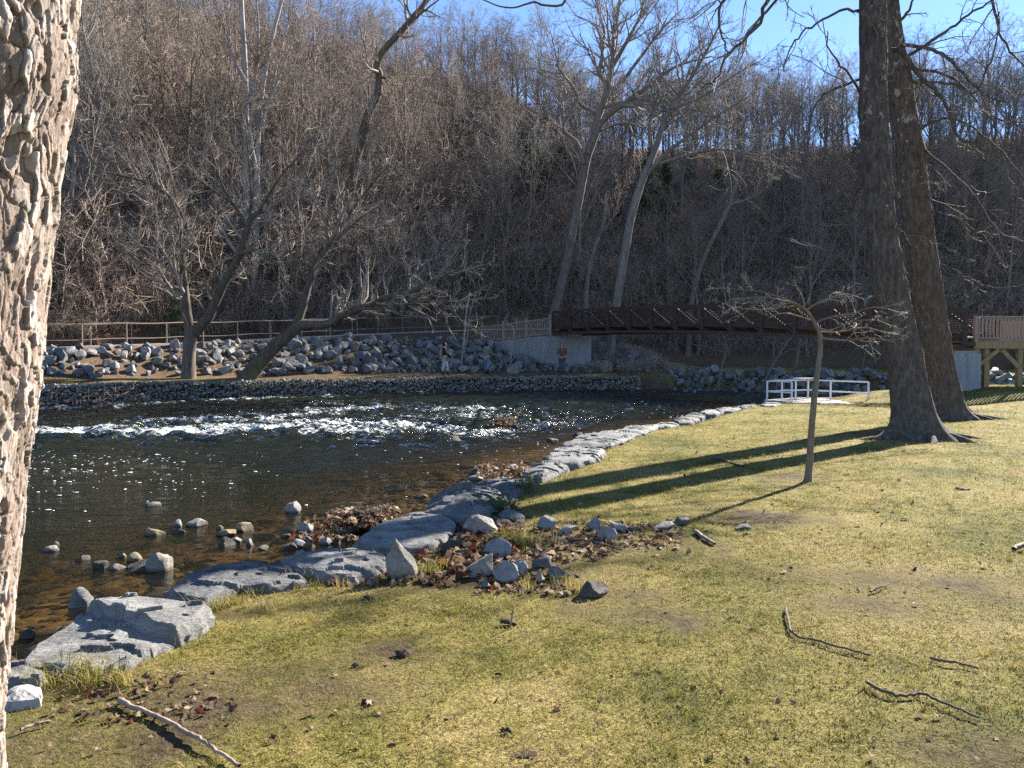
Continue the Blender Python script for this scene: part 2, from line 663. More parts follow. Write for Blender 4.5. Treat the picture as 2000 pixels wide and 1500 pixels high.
# ------------------------------------------------------------------ the lie of the land
NB = np.array([(-9, -14), (-5.5, -4), (-3.6, 1.5), (-3.1, 3.0), (-2.85, 4.1), (-2.65, 4.85), (-2.15, 5.2), (-2.0, 5.75), (-1.55, 5.85), (-1.25, 6.6),
               (-.8, 7.7), (-.4, 9.5), (.25, 10.7), (.6, 12.4), (1.75, 15.9), (3.7, 18.1), (6.2, 23), (8.2, 26.4), (9.6, 29.4), (12, 33.4), (16, 33.9),
               (22, 32.3), (34, 29), (80, 18)], float)
FB = np.array([(-70, 4), (-30, 22.5), (-17.8, 28.6), (-14.9, 33.4), (-9.9, 37), (-2.8, 42.4), (5.9, 44), (9.4, 44.2), (13.2, 40.4), (18, 38.6), (28, 35.5), (45, 31), (90, 19)], float)
FT = np.array([(-84, 14, 1.2), (-49, 25, 1.4), (-30, 30.2, 1.72), (-21, 34.4, 1.95), (-16.3, 42, 2.40), (-10, 50, 3.05), (-3, 57.3, 3.62), (2.5, 58.5, 3.7),
               (7.5, 58.5, 2.2), (13, 59.5, .9), (24, 58, .75), (50, 49, .7), (100, 34, .7)], float)


def pline(P, x, y):
    """signed distance (positive to the left of the direction of travel) and the interpolated extra column"""
    q = np.stack([np.asarray(x, float).ravel(), np.asarray(y, float).ravel()], -1)
    best = np.full(len(q), 1e9)
    sgn = np.ones(len(q))
    ex = np.zeros(len(q))
    for a, b in zip(P[:-1], P[1:]):
        d = b[:2] - a[:2]
        L2 = d @ d
        t = np.clip(((q - a[:2]) @ d) / L2, 0, 1)
        r = q - (a[:2] + t[:, None] * d)
        D = np.hypot(r[:, 0], r[:, 1])
        cr = d[0] * r[:, 1] - d[1] * r[:, 0]
        k = D < best - 1e-9
        best = np.where(k, D, best)
        sgn = np.where(k, np.where(cr >= 0, 1, -1), sgn)
        if P.shape[1] > 2:
            ex = np.where(k, a[2] + t * (b[2] - a[2]), ex)
    sh = np.shape(x)
    return (best * sgn).reshape(sh), ex.reshape(sh)


def near_s(x, y):
    return -pline(NB, x, y)[0]


def near_h(x, y):
    x = np.asarray(x, float)
    y = np.asarray(y, float)
    s = near_s(x, y) + 0.10 * n2(x, y, 2.0, 2, 5)
    bed = -0.40 - 0.10 * np.clip(-s, 0, 7) - 0.03 * n2(x, y, 3, 2, 8)
    top = 0.022 * n2(x, y, .45, 3, 3) + 0.012 * n2(x, y, 2.5, 2, 4)
    top = top - 0.22 * sstep(25.2, 27.5, y) * sstep(16, 13, x)
    top = top + 0.48 * sstep(12.5, 17.5, x) * sstep(20.5, 26, y) - 0.3 * sstep(29, 33, y) * sstep(12.5, 17.5, x)
    k = sstep(-0.25, 0.75, s)
    k2 = 0.55 * sstep(-0.2, 0.12, s) + 0.45 * sstep(0.1, 1.0, s)
    return bed + (top - bed) * (0.4 * k + 0.6 * k2)


def far_all(x, y):
    x = np.asarray(x, float)
    y = np.asarray(y, float)
    s, _ = pline(FB, x, y)
    p, zp = pline(FT, x, y)            # p > 0: hill side of the path / forest foot
    gab = sstep(9.8, 9.0, x)
    bench = (0.52 + 0.10 * np.clip(s - 0.9, 0, 2.2)) * gab + (0.45 + 0.03 * np.clip(s, 0, 6)) * (1 - gab)
    bench = np.where(s < 0.9 * gab + 2.3 * (1 - gab), -0.95 + (bench + 0.95) * sstep(0.25 * gab + .15 * (1 - gab), 0.85 * gab + 2.3 * (1 - gab), s), bench)
    wid = s + np.maximum(-p, 0)
    w0 = np.minimum(2.2 * gab + 4.5 * (1 - gab), np.maximum(.42 * wid, .95))
    den = np.maximum(wid - 1.25 - w0, 0.45)
    t = np.clip((s - w0) / den, 0, 1)
    z = bench + (zp - 0.03 - bench) * (0.35 * t + 0.65 * t * t * (3 - 2 * t))
    R = np.interp(x, [-60, -25, -5, 10, 30, 70], [42, 41, 35, 27.5, 26, 24])
    q = np.clip(p - 1.6, 0, None)
    hill = R * np.tanh(0.93 * q / R)
    hill = hill + 0.8 * n2(x, y, .11, 3, 21) * sstep(0, 8, q) + 0.25 * n2(x, y, .5, 2, 22) * sstep(0, 4, q)
    z = np.where(p > -1.25, zp - 0.05 + hill * 1.0, z)
    z = z + 0.06 * n2(x, y, 1.1, 2, 23) * sstep(1.0, 2.5, s) * sstep(-1.3, -2.5, p)
    return z, s, p, zp


def far_h(x, y):
    return far_all(x, y)[0]


def grid(xs, ys):
    X, Y = np.meshgrid(xs, ys)
    nx = len(xs)
    i = np.arange(len(ys) - 1)[:, None] * nx
    j = np.arange(nx - 1)[None, :]
    Q = np.stack([i + j, i + j + 1, i + nx + j + 1, i + nx + j], -1).reshape(-1, 4)
    return X.ravel(), Y.ravel(), Q


def submesh(name, V, Q, keep, smooth=True):
    Q = Q[keep]
    u, inv = np.unique(Q.ravel(), return_inverse=True)
    return make_mesh(name, V[u], inv.reshape(-1, 4), None, smooth), u


def spaced(a, b, d0, g, c=0.0):
    """coordinates from a to b, spacing d0 near c growing with distance"""
    out = [c]
    t = c
    while t < b:
        t += d0 * (1 + g * abs(t - c))
        out.append(t)
    t = c
    while t > a:
        t -= d0 * (1 + g * abs(t - c))
        out.insert(0, t)
    return np.array(out)


bare_spots = [(350, 1375, .55), (460, 1390, .4), (760, 1275, .3), (1230, 1165, .25), (1480, 1010, .5), (1540, 930, .5), (1760, 850, .9), (1850, 812, .8), (1150, 1070, .7), (1050, 1080, .7), (1300, 1060, .4), (1700, 1130, .5),
              (950, 1115, .6), (1700, 1180, .4), (1850, 1140, .4), (300, 1450, .3), (100, 1460, .5), (640, 1350, .3), (1250, 1200, .3), (1900, 1480, .3)]


def bare_mask(x, y):
    b = np.zeros_like(x)
    for u, v, r in bare_spots:
        c = px(u, v, z=0)
        d = np.hypot((x - c[0]) / (r * 1.7), (y - c[1]) / r)
        b = np.maximum(b, np.clip(1.15 - d, 0, 1))
    f = n2(x, y, 3.0, 4, 31)
    s = near_s(x, y)
    b = b * 0.8 + np.clip(f - 0.25, 0, 1) * 0.9 + 0.3 * f * (b > 0.05) + sstep(0.9, 0.1, s) * 0.9
    b = np.maximum(b, sstep(26, 27, y) * sstep(13.6, 12.8, x))
    return np.clip(b, 0, 1)


# near bank: lawn and the river bed, one tensor grid split at the water's edge
xs = spaced(-60, 90, 0.055, 0.11, 0.0)
ys = spaced(-40, 40, 0.055, 0.10, 4.5)
X, Y, Q = grid(xs, ys)
sN = near_s(X, Y)
Z = near_h(X, Y)
sF, _ = pline(FB, X, Y)
V = np.stack([X, Y, Z], -1)
cs = sN[Q].mean(1)
cf = sF[Q].mean(1)
lawn_me, ui = submesh('lawn', V, Q, cs > -0.12)
attr(lawn_me, 'bare', bare_mask(X[ui], Y[ui]))
TURF = mat_turf()
obj('lawn', lawn_me, TURF, kind='structure')
bed_me, ui = submesh('river_bed', V, Q, (cs <= -0.12) & (cf < 2.0))
obj('river_bed', bed_me, mat_bed(), kind='structure')

# far bank and the wooded hill
xs = spaced(-85, 110, 0.32, 0.02, 0.0)
ys = spaced(3, 150, 0.30, 0.03, 42.0)
X, Y, Q = grid(xs, ys)
Z, sF, pF, zP = far_all(X, Y)
V = np.stack([X, Y, Z], -1)
cf, cp = sF[Q].min(1), pF[Q].mean(1)
LITTER = mat_litter()


def green_mask(x, y, s, p):
    g = sstep(8.5, 10.5, x) * sstep(1.5, 2.5, s) * sstep(-1.0, -3.0, p) * 0.9
    g = np.maximum(g, 0.4 * sstep(0.6, 0.9, s) * sstep(1.9, 1.4, s) * (n2(x, y, .8, 2, 9) > 0))
    return g


for nm, keep in (('far_bank', (cf > -1.2) & (cp < 0)), ('hillside', (cf > -1.2) & (cp >= 0))):
    me, ui = submesh(nm, V, Q, keep)
    attr(me, 'green', green_mask(X[ui], Y[ui], sF[ui], pF[ui]))
    obj(nm, me, LITTER, kind='structure')
g = Geo()
g.add([(-900, -900, -4), (900, -900, -4), (900, 1500, -4), (-900, 1500, -4)], [[0, 1, 2, 3]])
gm = g.mesh('valley_ground')
attr(gm, 'green', np.zeros(4))
obj('valley_ground', gm, LITTER, kind='structure')

# paved path along the foot of the hill
pp = FT[1:8]
tt = np.linspace(0, len(pp) - 1, 90)
PC = np.stack([np.interp(tt, range(len(pp)), pp[:, k]) for k in range(3)], -1)
for _ in range(6):
    PC[1:-1] = PC[1:-1] * .5 + (PC[2:] + PC[:-2]) * .25
tg = np.gradient(PC, axis=0)
tg[:, 2] = 0
tg /= np.linalg.norm(tg, axis=1, keepdims=True)
sd = np.stack([tg[:, 1], -tg[:, 0], np.zeros(len(tg))], -1)     # towards the river
g = Geo()
rows = []
for off, dz in ((1.15, -.25), (1.15, .03), (-1.15, .03), (-1.15, -.25)):
    rows.append(PC + sd * off + np.array([0, 0, dz]))
Vp = np.stack(rows, 1)
i = np.arange(len(PC) - 1)[:, None] * 4
j = np.arange(3)[None, :]
g.add(Vp.reshape(-1, 3), np.stack([i + j, i + j + 1, i + 4 + j + 1, i + 4 + j], -1).reshape(-1, 4))
obj('path', g.mesh('path', sharp=30), mat_simple('path_asphalt', (.36, .33, .30), .9, .15, 6, .2), kind='structure')

# water
xs = spaced(-62, 92, 0.10, 0.018, -2.0)
ys = spaced(-39, 46, 0.09, 0.018, 15.0)
X, Y, Q = grid(xs, ys)
sN = near_s(X, Y)
sF, _ = pline(FB, X, Y)
keep = (sN[Q].min(1) < 0.25) & (sF[Q].min(1) < 0.7)
Qk = Q[keep]
ui, inv = np.unique(Qk.ravel(), return_inverse=True)
x, y = X[ui], Y[ui]
dN, dF = -sN[ui], -sF[ui]
# where the river breaks: lines traced from the photograph onto the water plane
foam = np.zeros(len(ui))
chop = np.zeros(len(ui))
rap = [((40, 852), (470, 846), .8, .9), ((470, 846), (560, 838), .5, .8), ((300, 830), (560, 822), .7, .8), ((600, 842), (720, 852), .6, .82), ((560, 830), (760, 838), .8, .85), ((760, 838), (960, 852), .7, .78),
       ((560, 818), (720, 800), .9, .8), ((600, 790), (830, 800), 1.0, .68), ((860, 805), (960, 802), .6, .8), ((780, 822), (1000, 815), 1.0, .7), ((960, 845), (1100, 830), .6, .7), ((980, 805), (1100, 822), 1.0, .6),
       ((70, 803), (330, 792), .5, .8), ((330, 790), (640, 777), .5, .75), ((640, 772), (900, 768), .5, .75), ((900, 766), (1290, 763), .45, .7), ((1290, 766), (1500, 771), .4, .6), ((1000, 785), (1250, 790), 1.6, .35), ((700, 870), (980, 868), .8, .35)]
for (a, b, w, st) in rap:
    w *= 1.9
    A = px(*a, z=WATER)[:2]
    B = px(*b, z=WATER)[:2]
    d = B - A
    t = np.clip(((x - A[0]) * d[0] + (y - A[1]) * d[1]) / (d @ d), 0, 1)
    rx, ry = x - A[0] - t * d[0], y - A[1] - t * d[1]
    D = np.hypot(rx, ry) + 0.75 * w * n2(x * .7, y * 1.3, 1.2, 4, 40)
    along = ry
    ww = np.where(along > 0, w * 1.5, w)
    foam = np.maximum(foam, st * np.exp(-np.clip(D / ww, 0, 9) ** 2))
    chop = np.maximum(chop, min(1, st + .15) * np.exp(-np.clip(D / (ww * 2.4), 0, 9) ** 2))
region = sstep(13.5, 19, y) * sstep(48, 30, y) * sstep(-32, -20, x) * sstep(10, 3, x)
chop = np.maximum(chop, 0.5 * region)
foam = np.maximum(foam, 0.45 * region + 0.1 * sstep(9, 13, y) * sstep(-1, -4, x))
shal = sstep(1.2, 3.5, dN)
chop *= 0.25 + 0.75 * shal
fade = np.clip(dN / 0.4, 0, 1) * np.clip(dF / 0.3, 0, 1)
r1 = 1 - np.abs(n2(x, y, 1.6, 3, 50)) * 2
r2 = n2(x * .8, y * 1.5, 4.0, 3, 51)
z = WATER + fade * (0.012 * n2(x, y * 1.6, 1.4, 3, 52) + chop * (0.17 * (r1 - .4) + 0.12 * r2) + 0.10 * foam ** 2)
wm = make_mesh('river_water', np.stack([x, y, z], -1), inv.reshape(-1, 4))
attr(wm, 'depth', np.clip(0.03 + 0.085 * np.clip(dN, 0, 12) ** 1.2, 0, 2.5) * sstep(-0.3, 1.0, dF) + 0.02)
attr(wm, 'foam', foam)
attr(wm, 'chop', chop)
obj('water', wm, mat_water(), kind='structure')

# ------------------------------------------------------------------ shared materials
BARK_GREY = mat_bark('grey_bark', (.075, .062, .052), (.17, .145, .125), (.30, .265, .235), 7)
BARK_DARK = mat_bark('dark_bark', (.045, .035, .027), (.105, .082, .064), (.19, .155, .125), 8, moss=(.10, .11, .035))
BARK_PALE = mat_bark('pale_bark', (.17, .15, .135), (.30, .27, .245), (.46, .43, .40), 4)
BARK_MIDP = mat_bark('ash_bark', (.10, .087, .078), (.19, .167, .152), (.30, .275, .255), 5)
BARK_SYC = mat_sycamore()
TWIG = mat_simple('bare_twigs', (.26, .196, .152), .8, .3, 3, .1, objvar=.35)
TWIG_GREY = mat_simple('grey_twigs', (.21, .185, .165), .8, .3, 3, .1, objvar=.3)
TWIG_LITE = mat_simple('light_twigs', (.26, .215, .175), .75, .25, 3, .1)
STEEL = mat_simple('rusted_steel', (.068, .044, .035), .85, .35, 9, .15)
RAILM = mat_simple('brown_rail_steel', (.25, .185, .15), .6, .2, 9, .1, .3)
WOOD = mat_simple('treated_timber', (.31, .235, .19), .8, .22, 5, .25, stretch=(4, 4, .5))
WOODY = mat_simple('yellow_timber', (.30, .21, .105), .8, .25, 5, .25, stretch=(4, 4, .5))
WHITEP = mat_simple('white_paint', (.78, .77, .74), .5, .06, 6, .05)
CONC = mat_concrete()
SLATE = mat_rock('blue_grey_slate', (.075, .074, .073), (.19, .187, .18), (.34, .33, .31), 3.4, .16, streak=(1, 1, 4), bed=.6)
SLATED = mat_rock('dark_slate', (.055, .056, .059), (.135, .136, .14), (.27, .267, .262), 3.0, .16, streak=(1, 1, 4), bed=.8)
STONE = mat_rock('pale_stone', (.13, .115, .095), (.25, .228, .195), (.38, .355, .315), 5, .3, wet=True)
TANST = mat_rock('tan_stone', (.12, .09, .05), (.25, .195, .115), (.38, .32, .22), 6, .25, wet=True)
GREYST = mat_rock('grey_stone', (.10, .10, .105), (.215, .213, .21), (.34, .335, .325), 5, .3, wet=True)
RIPRAP = mat_rock('riprap_stone', (.065, .066, .069), (.155, .156, .158), (.31, .305, .29), 2.5, .8)
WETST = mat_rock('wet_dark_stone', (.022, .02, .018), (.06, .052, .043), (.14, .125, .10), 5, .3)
DIRTM = mat_simple('dark_dirt', (.06, .042, .03), .95, .4, 12, .6)
DEADWOOD = mat_simple('dead_wood', (.25, .19, .15), .85, .35, 9, .4, stretch=(1, 1, 1))
DEADDARK = mat_simple('dark_dead_wood', (.10, .075, .058), .85, .35, 9, .4)


# ------------------------------------------------------------------ rocks
def ico(sub):
    bm = bmesh.new()
    bmesh.ops.create_icosphere(bm, subdivisions=sub, radius=1)
    bm.verts.ensure_lookup_table()
    V = np.array([v.co[:] for v in bm.verts])
    T = np.array([[v.index for v in f.verts] for f in bm.faces])
    bm.free()
    return V, T


ICO = {k: ico(k) for k in (1, 2, 3, 4)}


def rock_mesh(name, seed, sub=3, size=(1, 1, 1), cuts=11, rough=.05, lo=.5, hi=.9, flat_top=False, point=0.0, sharp=28):
    r = np.random.default_rng(seed)
    V, T = ICO[sub]
    V = V.copy()
    N = r.normal(size=(cuts, 3))
    N /= np.linalg.norm(N, axis=1, keepdims=True)
    D = r.uniform(lo, hi, cuts)
    if flat_top:
        N = np.vstack([N, [[.1, -.12, 1]]])
        D = np.append(D, .45)
    for n_, d_ in zip(N, D):
        n_ = n_ / np.linalg.norm(n_)
        ex = np.maximum(V @ n_ - d_, 0)
        V -= ex[:, None] * n_
    if point:
        k = np.clip((V[:, 2] + .6) / 1.6, 0, 1)
        V[:, :2] *= (1 - point * k)[:, None]
    V = V + V * (rough * fbm(V * 3.1 + seed, 3, seed))[:, None]
    lo_, hi_ = V.min(0), V.max(0)
    V = (V - (lo_ + hi_) / 2) / (hi_ - lo_) * np.asarray(size)
    return make_mesh(name, V, None, T, True, sharp)


def poly_radius(poly, c, ang):
    P = poly - c
    r = np.zeros(len(ang))
    dirs = np.stack([np.cos(ang), np.sin(ang)], -1)
    for a, b in zip(P, np.roll(P, -1, 0)):
        e = b - a
        den = dirs[:, 0] * e[1] - dirs[:, 1] * e[0]
        den = np.where(np.abs(den) < 1e-9, 1e-9, den)
        t = (a[0] * e[1] - a[1] * e[0]) / den
        s_ = (a[0] * dirs[:, 1] - a[1] * dirs[:, 0]) / den
        ok = (t > 0) & (s_ >= -1e-6) & (s_ <= 1 + 1e-6)
        r = np.where(ok, np.maximum(r, t), r)
    return r


def slab(pix, z0, depth, seed, mat, label, step=None, rough=1.0, dome=0.03, name='bank_slab', tilt=0.0, fine=1):
    """a flat bedded rock: outline of its top traced in the photograph, laid on the plane z0"""
    P = np.array([px(u, v, z=z0)[:2] for u, v in pix])
    c = P.mean(0)
    na = 200 * fine
    ang = np.arange(na) / na * 2 * np.pi
    R = poly_radius(P, c, ang)
    sz = R.mean()
    R = R * (1 + .04 * fbm(np.stack([np.cos(ang) * 3, np.sin(ang) * 3, ang * 0 + seed], -1), 4, seed))
    fr = np.concatenate([np.linspace(0.02, .9, 30 * fine), [.95, .985]])
    rows = []
    for f in fr:
        x = c[0] + R * f * np.cos(ang)
        y = c[1] + R * f * np.sin(ang)
        q = np.stack([x, y, np.full(na, seed * 1.7)], -1)
        t = (fbm(q * [2.2, 3.2, 1], 4, seed) * .8 + .5 - np.abs(fbm(q * [3.5, 5, 1] + 7, 3, seed + 2))) * .07 * rough
        q_ = .026
        ter = np.round(t / q_ + .25 * fbm(q * 9, 2, seed + 6)) * q_
        z = z0 - .03 * rough + .75 * ter + .25 * t + dome * (1 - f * f) + .012 * fbm(q * 12, 4, seed + 3, .65) * rough + tilt * (x - c[0])
        if f > .93:
            z -= .012 if f < .97 else .03
        if step:
            A, B, drop = np.array(px(*step[0], z=z0)[:2]), np.array(px(*step[1], z=z0)[:2]), step[2]
            d = (B - A) / np.linalg.norm(B - A)
            sg = d[0] * (y - A[1]) - d[1] * (x - A[0]) + .13 * fbm(q * 2.3, 3, seed + 7) + .03 * fbm(q * 11, 3, seed + 8)
            z = z + drop * sstep(-0.025, 0.02, sg) + (y - B[1]) * .01
        rows.append(np.stack([x, y, z], -1))
    zt = rows[-1][:, 2]
    for k in np.linspace(0.06, 1, 16):
        zz = zt - k * depth
        q = np.stack([np.cos(ang) * 3.5, np.sin(ang) * 3.5, zz * 22], -1)
        ro = R * (1 + .10 * k) + sz * .10 * fbm(q, 4, seed + 5) * rough + sz * .08 * fbm(q * [2.2, 2.2, .25], 3, seed + 9)
        rows.append(np.stack([c[0] + ro * np.cos(ang), c[1] + ro * np.sin(ang), zz], -1))
    V = np.concatenate(rows)
    nr = len(rows)
    i = np.arange(nr - 1)[:, None] * na
    j = np.arange(na)[None]
    Qd = np.stack([i + j, i + na + j, i + na + (j + 1) % na, i + (j + 1) % na], -1).reshape(-1, 4)
    V = np.vstack([V, rows[0].mean(0)])
    Tt = np.stack([np.arange(na), (np.arange(na) + 1) % na, np.full(na, len(V) - 1)], -1)
    base = np.array([c[0], c[1], z0 - depth])
    me = make_mesh(name, V - base, Qd, Tt, True, 24)
    return obj(name, me, mat, loc=base, label=label, cat='rock', group='flat slabs edging the near bank')


slab([(30, 1290), (62, 1252), (105, 1226), (165, 1190), (250, 1180), (330, 1184), (414, 1200), (400, 1220), (330, 1252), (255, 1284), (205, 1300), (120, 1306), (50, 1302)], 0.065, .62, 3, SLATE,
     'largest pale blue-grey slab, stepped across its top, beside the foreground trunk', step=((130, 1186), (310, 1238), .075), dome=.02, fine=2, rough=.6)
slab([(158, 1300), (172, 1284), (200, 1284), (212, 1300), (196, 1318), (172, 1322)], 0.03, .3, 4, SLATE, 'small grey block broken off in front of the largest stepped slab', dome=.01)
slab([(-10, 1312), (20, 1296), (60, 1298), (90, 1312), (80, 1326), (30, 1332), (-10, 1330)], 0.06, .3, 5, SLATE, 'flat grey slab just behind the orange-stained rock by the trunk', dome=.01)
STAIN = mat_rock('stained_stone', (.17, .165, .16), (.33, .32, .30), (.50, .47, .43), 5, .1, tint=(.42, .23, .09))
slab([(-5, 1352), (20, 1338), (55, 1335), (84, 1340), (80, 1362), (40, 1370), (0, 1372)], 0.05, .22, 6, STAIN, 'orange-stained pale rock at the foot of the foreground trunk', dome=.02)
slab([(322, 1150), (360, 1120), (425, 1098), (500, 1093), (560, 1102), (612, 1130), (548, 1140), (470, 1146), (428, 1160), (400, 1174), (335, 1164)], 0.05, .5, 8, SLATED,
     'dark blue slab with a shaded far edge beside a tuft of grass', dome=.03)
slab([(540, 1097), (580, 1080), (640, 1068), (695, 1068), (760, 1082), (768, 1102), (738, 1122), (690, 1132), (640, 1134), (600, 1120)], 0.03, .45, 9, SLATE,
     'rough pale grey slab lying left of the upright pointed stone', dome=.05)
slab([(692, 1046), (745, 1020), (800, 1000), (855, 997), (893, 1018), (884, 1040), (850, 1058), (790, 1062), (730, 1056)], 0.06, .5, 10, SLATE,
     'thick flat-topped grey slab with a broken front face behind the pointed stone', dome=.01, rough=.6)
slab([(822, 996), (850, 970), (905, 945), (960, 954), (992, 972), (975, 990), (930, 1006), (878, 1000)], 0.10, .55, 12, SLATED,
     'dark ridged slab between the thick flat-topped slab and the lawn edge', dome=.10, rough=1.6)
slab([(925, 944), (980, 934), (1042, 930), (1060, 944), (1020, 960), (985, 972), (940, 958)], 0.03, .45, 13, SLATED, 'low grey slab with parallel ridges beyond the dark ridged slab', dome=.05, rough=1.4)
slab([(1020, 921), (1050, 906), (1085, 901), (1112, 909), (1092, 921), (1060, 932), (1032, 931)], 0.05, .45, 14, SLATED, 'smooth blue slab where the upper trunk shadow meets the river', dome=.06)
slab([(1062, 893), (1085, 873), (1130, 868), (1182, 876), (1170, 890), (1130, 897), (1092, 900)], 0.10, .55, 15, SLATE, 'squared pale slab with a dark end at the start of the long bank row', dome=.01, rough=.5)
slab([(1092, 868), (1140, 846), (1200, 839), (1242, 850), (1195, 866), (1140, 869)], 0.08, .5, 16, SLATED, 'second slab of the long bank row', rough=.5)
slab([(1185, 846), (1230, 831), (1290, 829), (1262, 844), (1222, 850)], 0.06, .5, 17, SLATE, 'third slab of the long bank row', rough=.45)
for k, (u, v, w, h) in enumerate([(1300, 829, 62, 11), (1340, 818, 62, 11), (1362, 810, 58, 8), (1390, 803, 56, 8), (1422, 798, 60, 7), (1462, 793, 56, 6), (1505, 789, 48, 5)]):
    words = ['nearest', 'second', 'third', 'fourth', 'fifth', 'sixth', 'last'][k]
    w, h = w * .82, h * .85
    slab([(u - w * .55, v + h * .2), (u - w * .2, v - h * .55), (u + w * .35, v - h * .6), (u + w * .55, v - h * .1), (u + w * .2, v + h * .55), (u - w * .3, v + h * .6)], .02 + .05 * math.sin(k * 2.2), .5, 20 + k, SLATED if k % 3 else SLATE,
         words + ' slab of the distant stretch of bank row running to the white dock', rough=.35)


def rock_at(name, u, v, w, h, zg, seed, mat, label, cat='rock', group=None, deep=None, point=0.0, sub=3, sink=.22, rz=0.0, tilt=(0, 0), flat=False, lo=.4):
    """a loose rock whose foot shows at pixel (u, v), w x h pixels large"""
    b = px(u, v, z=zg)
    dist = b[1]
    W, H = w * dist / F, h * dist / F
    Dp = deep * W if deep else W * .8
    me = rock_mesh(name, seed, sub, (W, Dp, H * (1 + sink)), cuts=14, point=point, flat_top=flat, rough=.10, lo=lo, hi=.85)
    return obj(name, me, mat, loc=(b[0], b[1] + Dp * .35, zg + H * (1 + sink) / 2 - H * sink), rot=(tilt[0], tilt[1], rz), label=label, cat=cat, group=group)


G1 = 'loose rocks scattered on the lawn edge'
for k, (u, v, w, h, m_, dp, pt, lab) in enumerate([
    (783, 1134, 62, 80, STONE, .7, .55, 'upright pointed tan stone standing at the lawn edge'),
    (943, 1048, 70, 42, STONE, .8, .25, 'pale wedge-shaped stone with one sunlit end near the shadow tip'),
    (973, 1092, 66, 40, GREYST, .5, 0, 'tilted dark rectangular stone lying in red leaves'),
    (938, 1126, 52, 42, STONE, .8, .2, 'rounded pale grey stone beside the split dark stone'),
    (988, 1138, 52, 40, GREYST, .8, .1, 'dark stone with a flat sloping face beside the rounded pale stone'),
    (1015, 1130, 34, 36, GREYST, .8, .2, 'grey stone leaning against the back of the sloping dark stone'),
    (1098, 1134, 56, 22, SLATE, .8, .1, 'low pale blue stone at the lower right of the rock cluster'),
    (1058, 1110, 46, 22, SLATED, .7, .1, 'dark notched stone beside a clump of red leaves'),
    (1054, 1138, 20, 22, STONE, .8, .4, 'small tan stone standing upright beside the low pale blue stone'),
    (1161, 1166, 60, 26, WETST, .7, .2, 'lone dark stone sitting on the grass in front of the rock cluster'),
    (1187, 1058, 36, 30, GREYST, .8, .2, 'rounded grey stone with a sunlit right side among the leaves'),
    (1160, 1036, 30, 24, GREYST, .8, .1, 'dull grey stone behind the rounded grey stone'),
    (1068, 1036, 40, 28, GREYST, .7, .45, 'triangular grey stone just below the trunk shadow'),
    (1105, 1044, 44, 16, STONE, .8, .1, 'flat pale stone in the grass right of the triangular stone'),
    (1212, 1040, 42, 18, GREYST, .8, .1, 'flat grey stone right of the rounded grey stone'),
    (1242, 1042, 28, 13, WETST, .8, .1, 'small dark stone at the right end of the leafy patch'),
    (1298, 1038, 44, 19, SLATE, .8, .1, 'blue-grey stone alone on the grass beyond the leafy patch'),
    (1332, 1026, 36, 16, SLATED, .8, .1, 'dark bluish stone behind the lone blue-grey stone'),
    (1453, 1035, 34, 10, SLATE, .8, 0, 'thin flat stone by itself in the lawn near the sapling shadow'),
    (1050, 1084, 22, 12, SLATED, .8, .1, 'little dark stone in the middle of the leafy patch'),
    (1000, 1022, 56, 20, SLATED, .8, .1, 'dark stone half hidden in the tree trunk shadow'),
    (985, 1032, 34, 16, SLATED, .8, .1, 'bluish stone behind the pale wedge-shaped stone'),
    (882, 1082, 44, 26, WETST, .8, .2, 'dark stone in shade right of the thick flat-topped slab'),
    (945, 1146, 26, 10, SLATE, .8, .1, 'small pale chip in front of the rounded pale grey stone'),
]):
    rock_at('stone', u, v, w, h, 0.0, 100 + k, m_, lab, group=G1, deep=dp, point=pt, rz=0.5 * math.sin(k * 2.1), tilt=(0, .12 * math.sin(k * 1.3)), sub=4 if w > 45 else 3)
G2 = 'stones standing in the shallows'
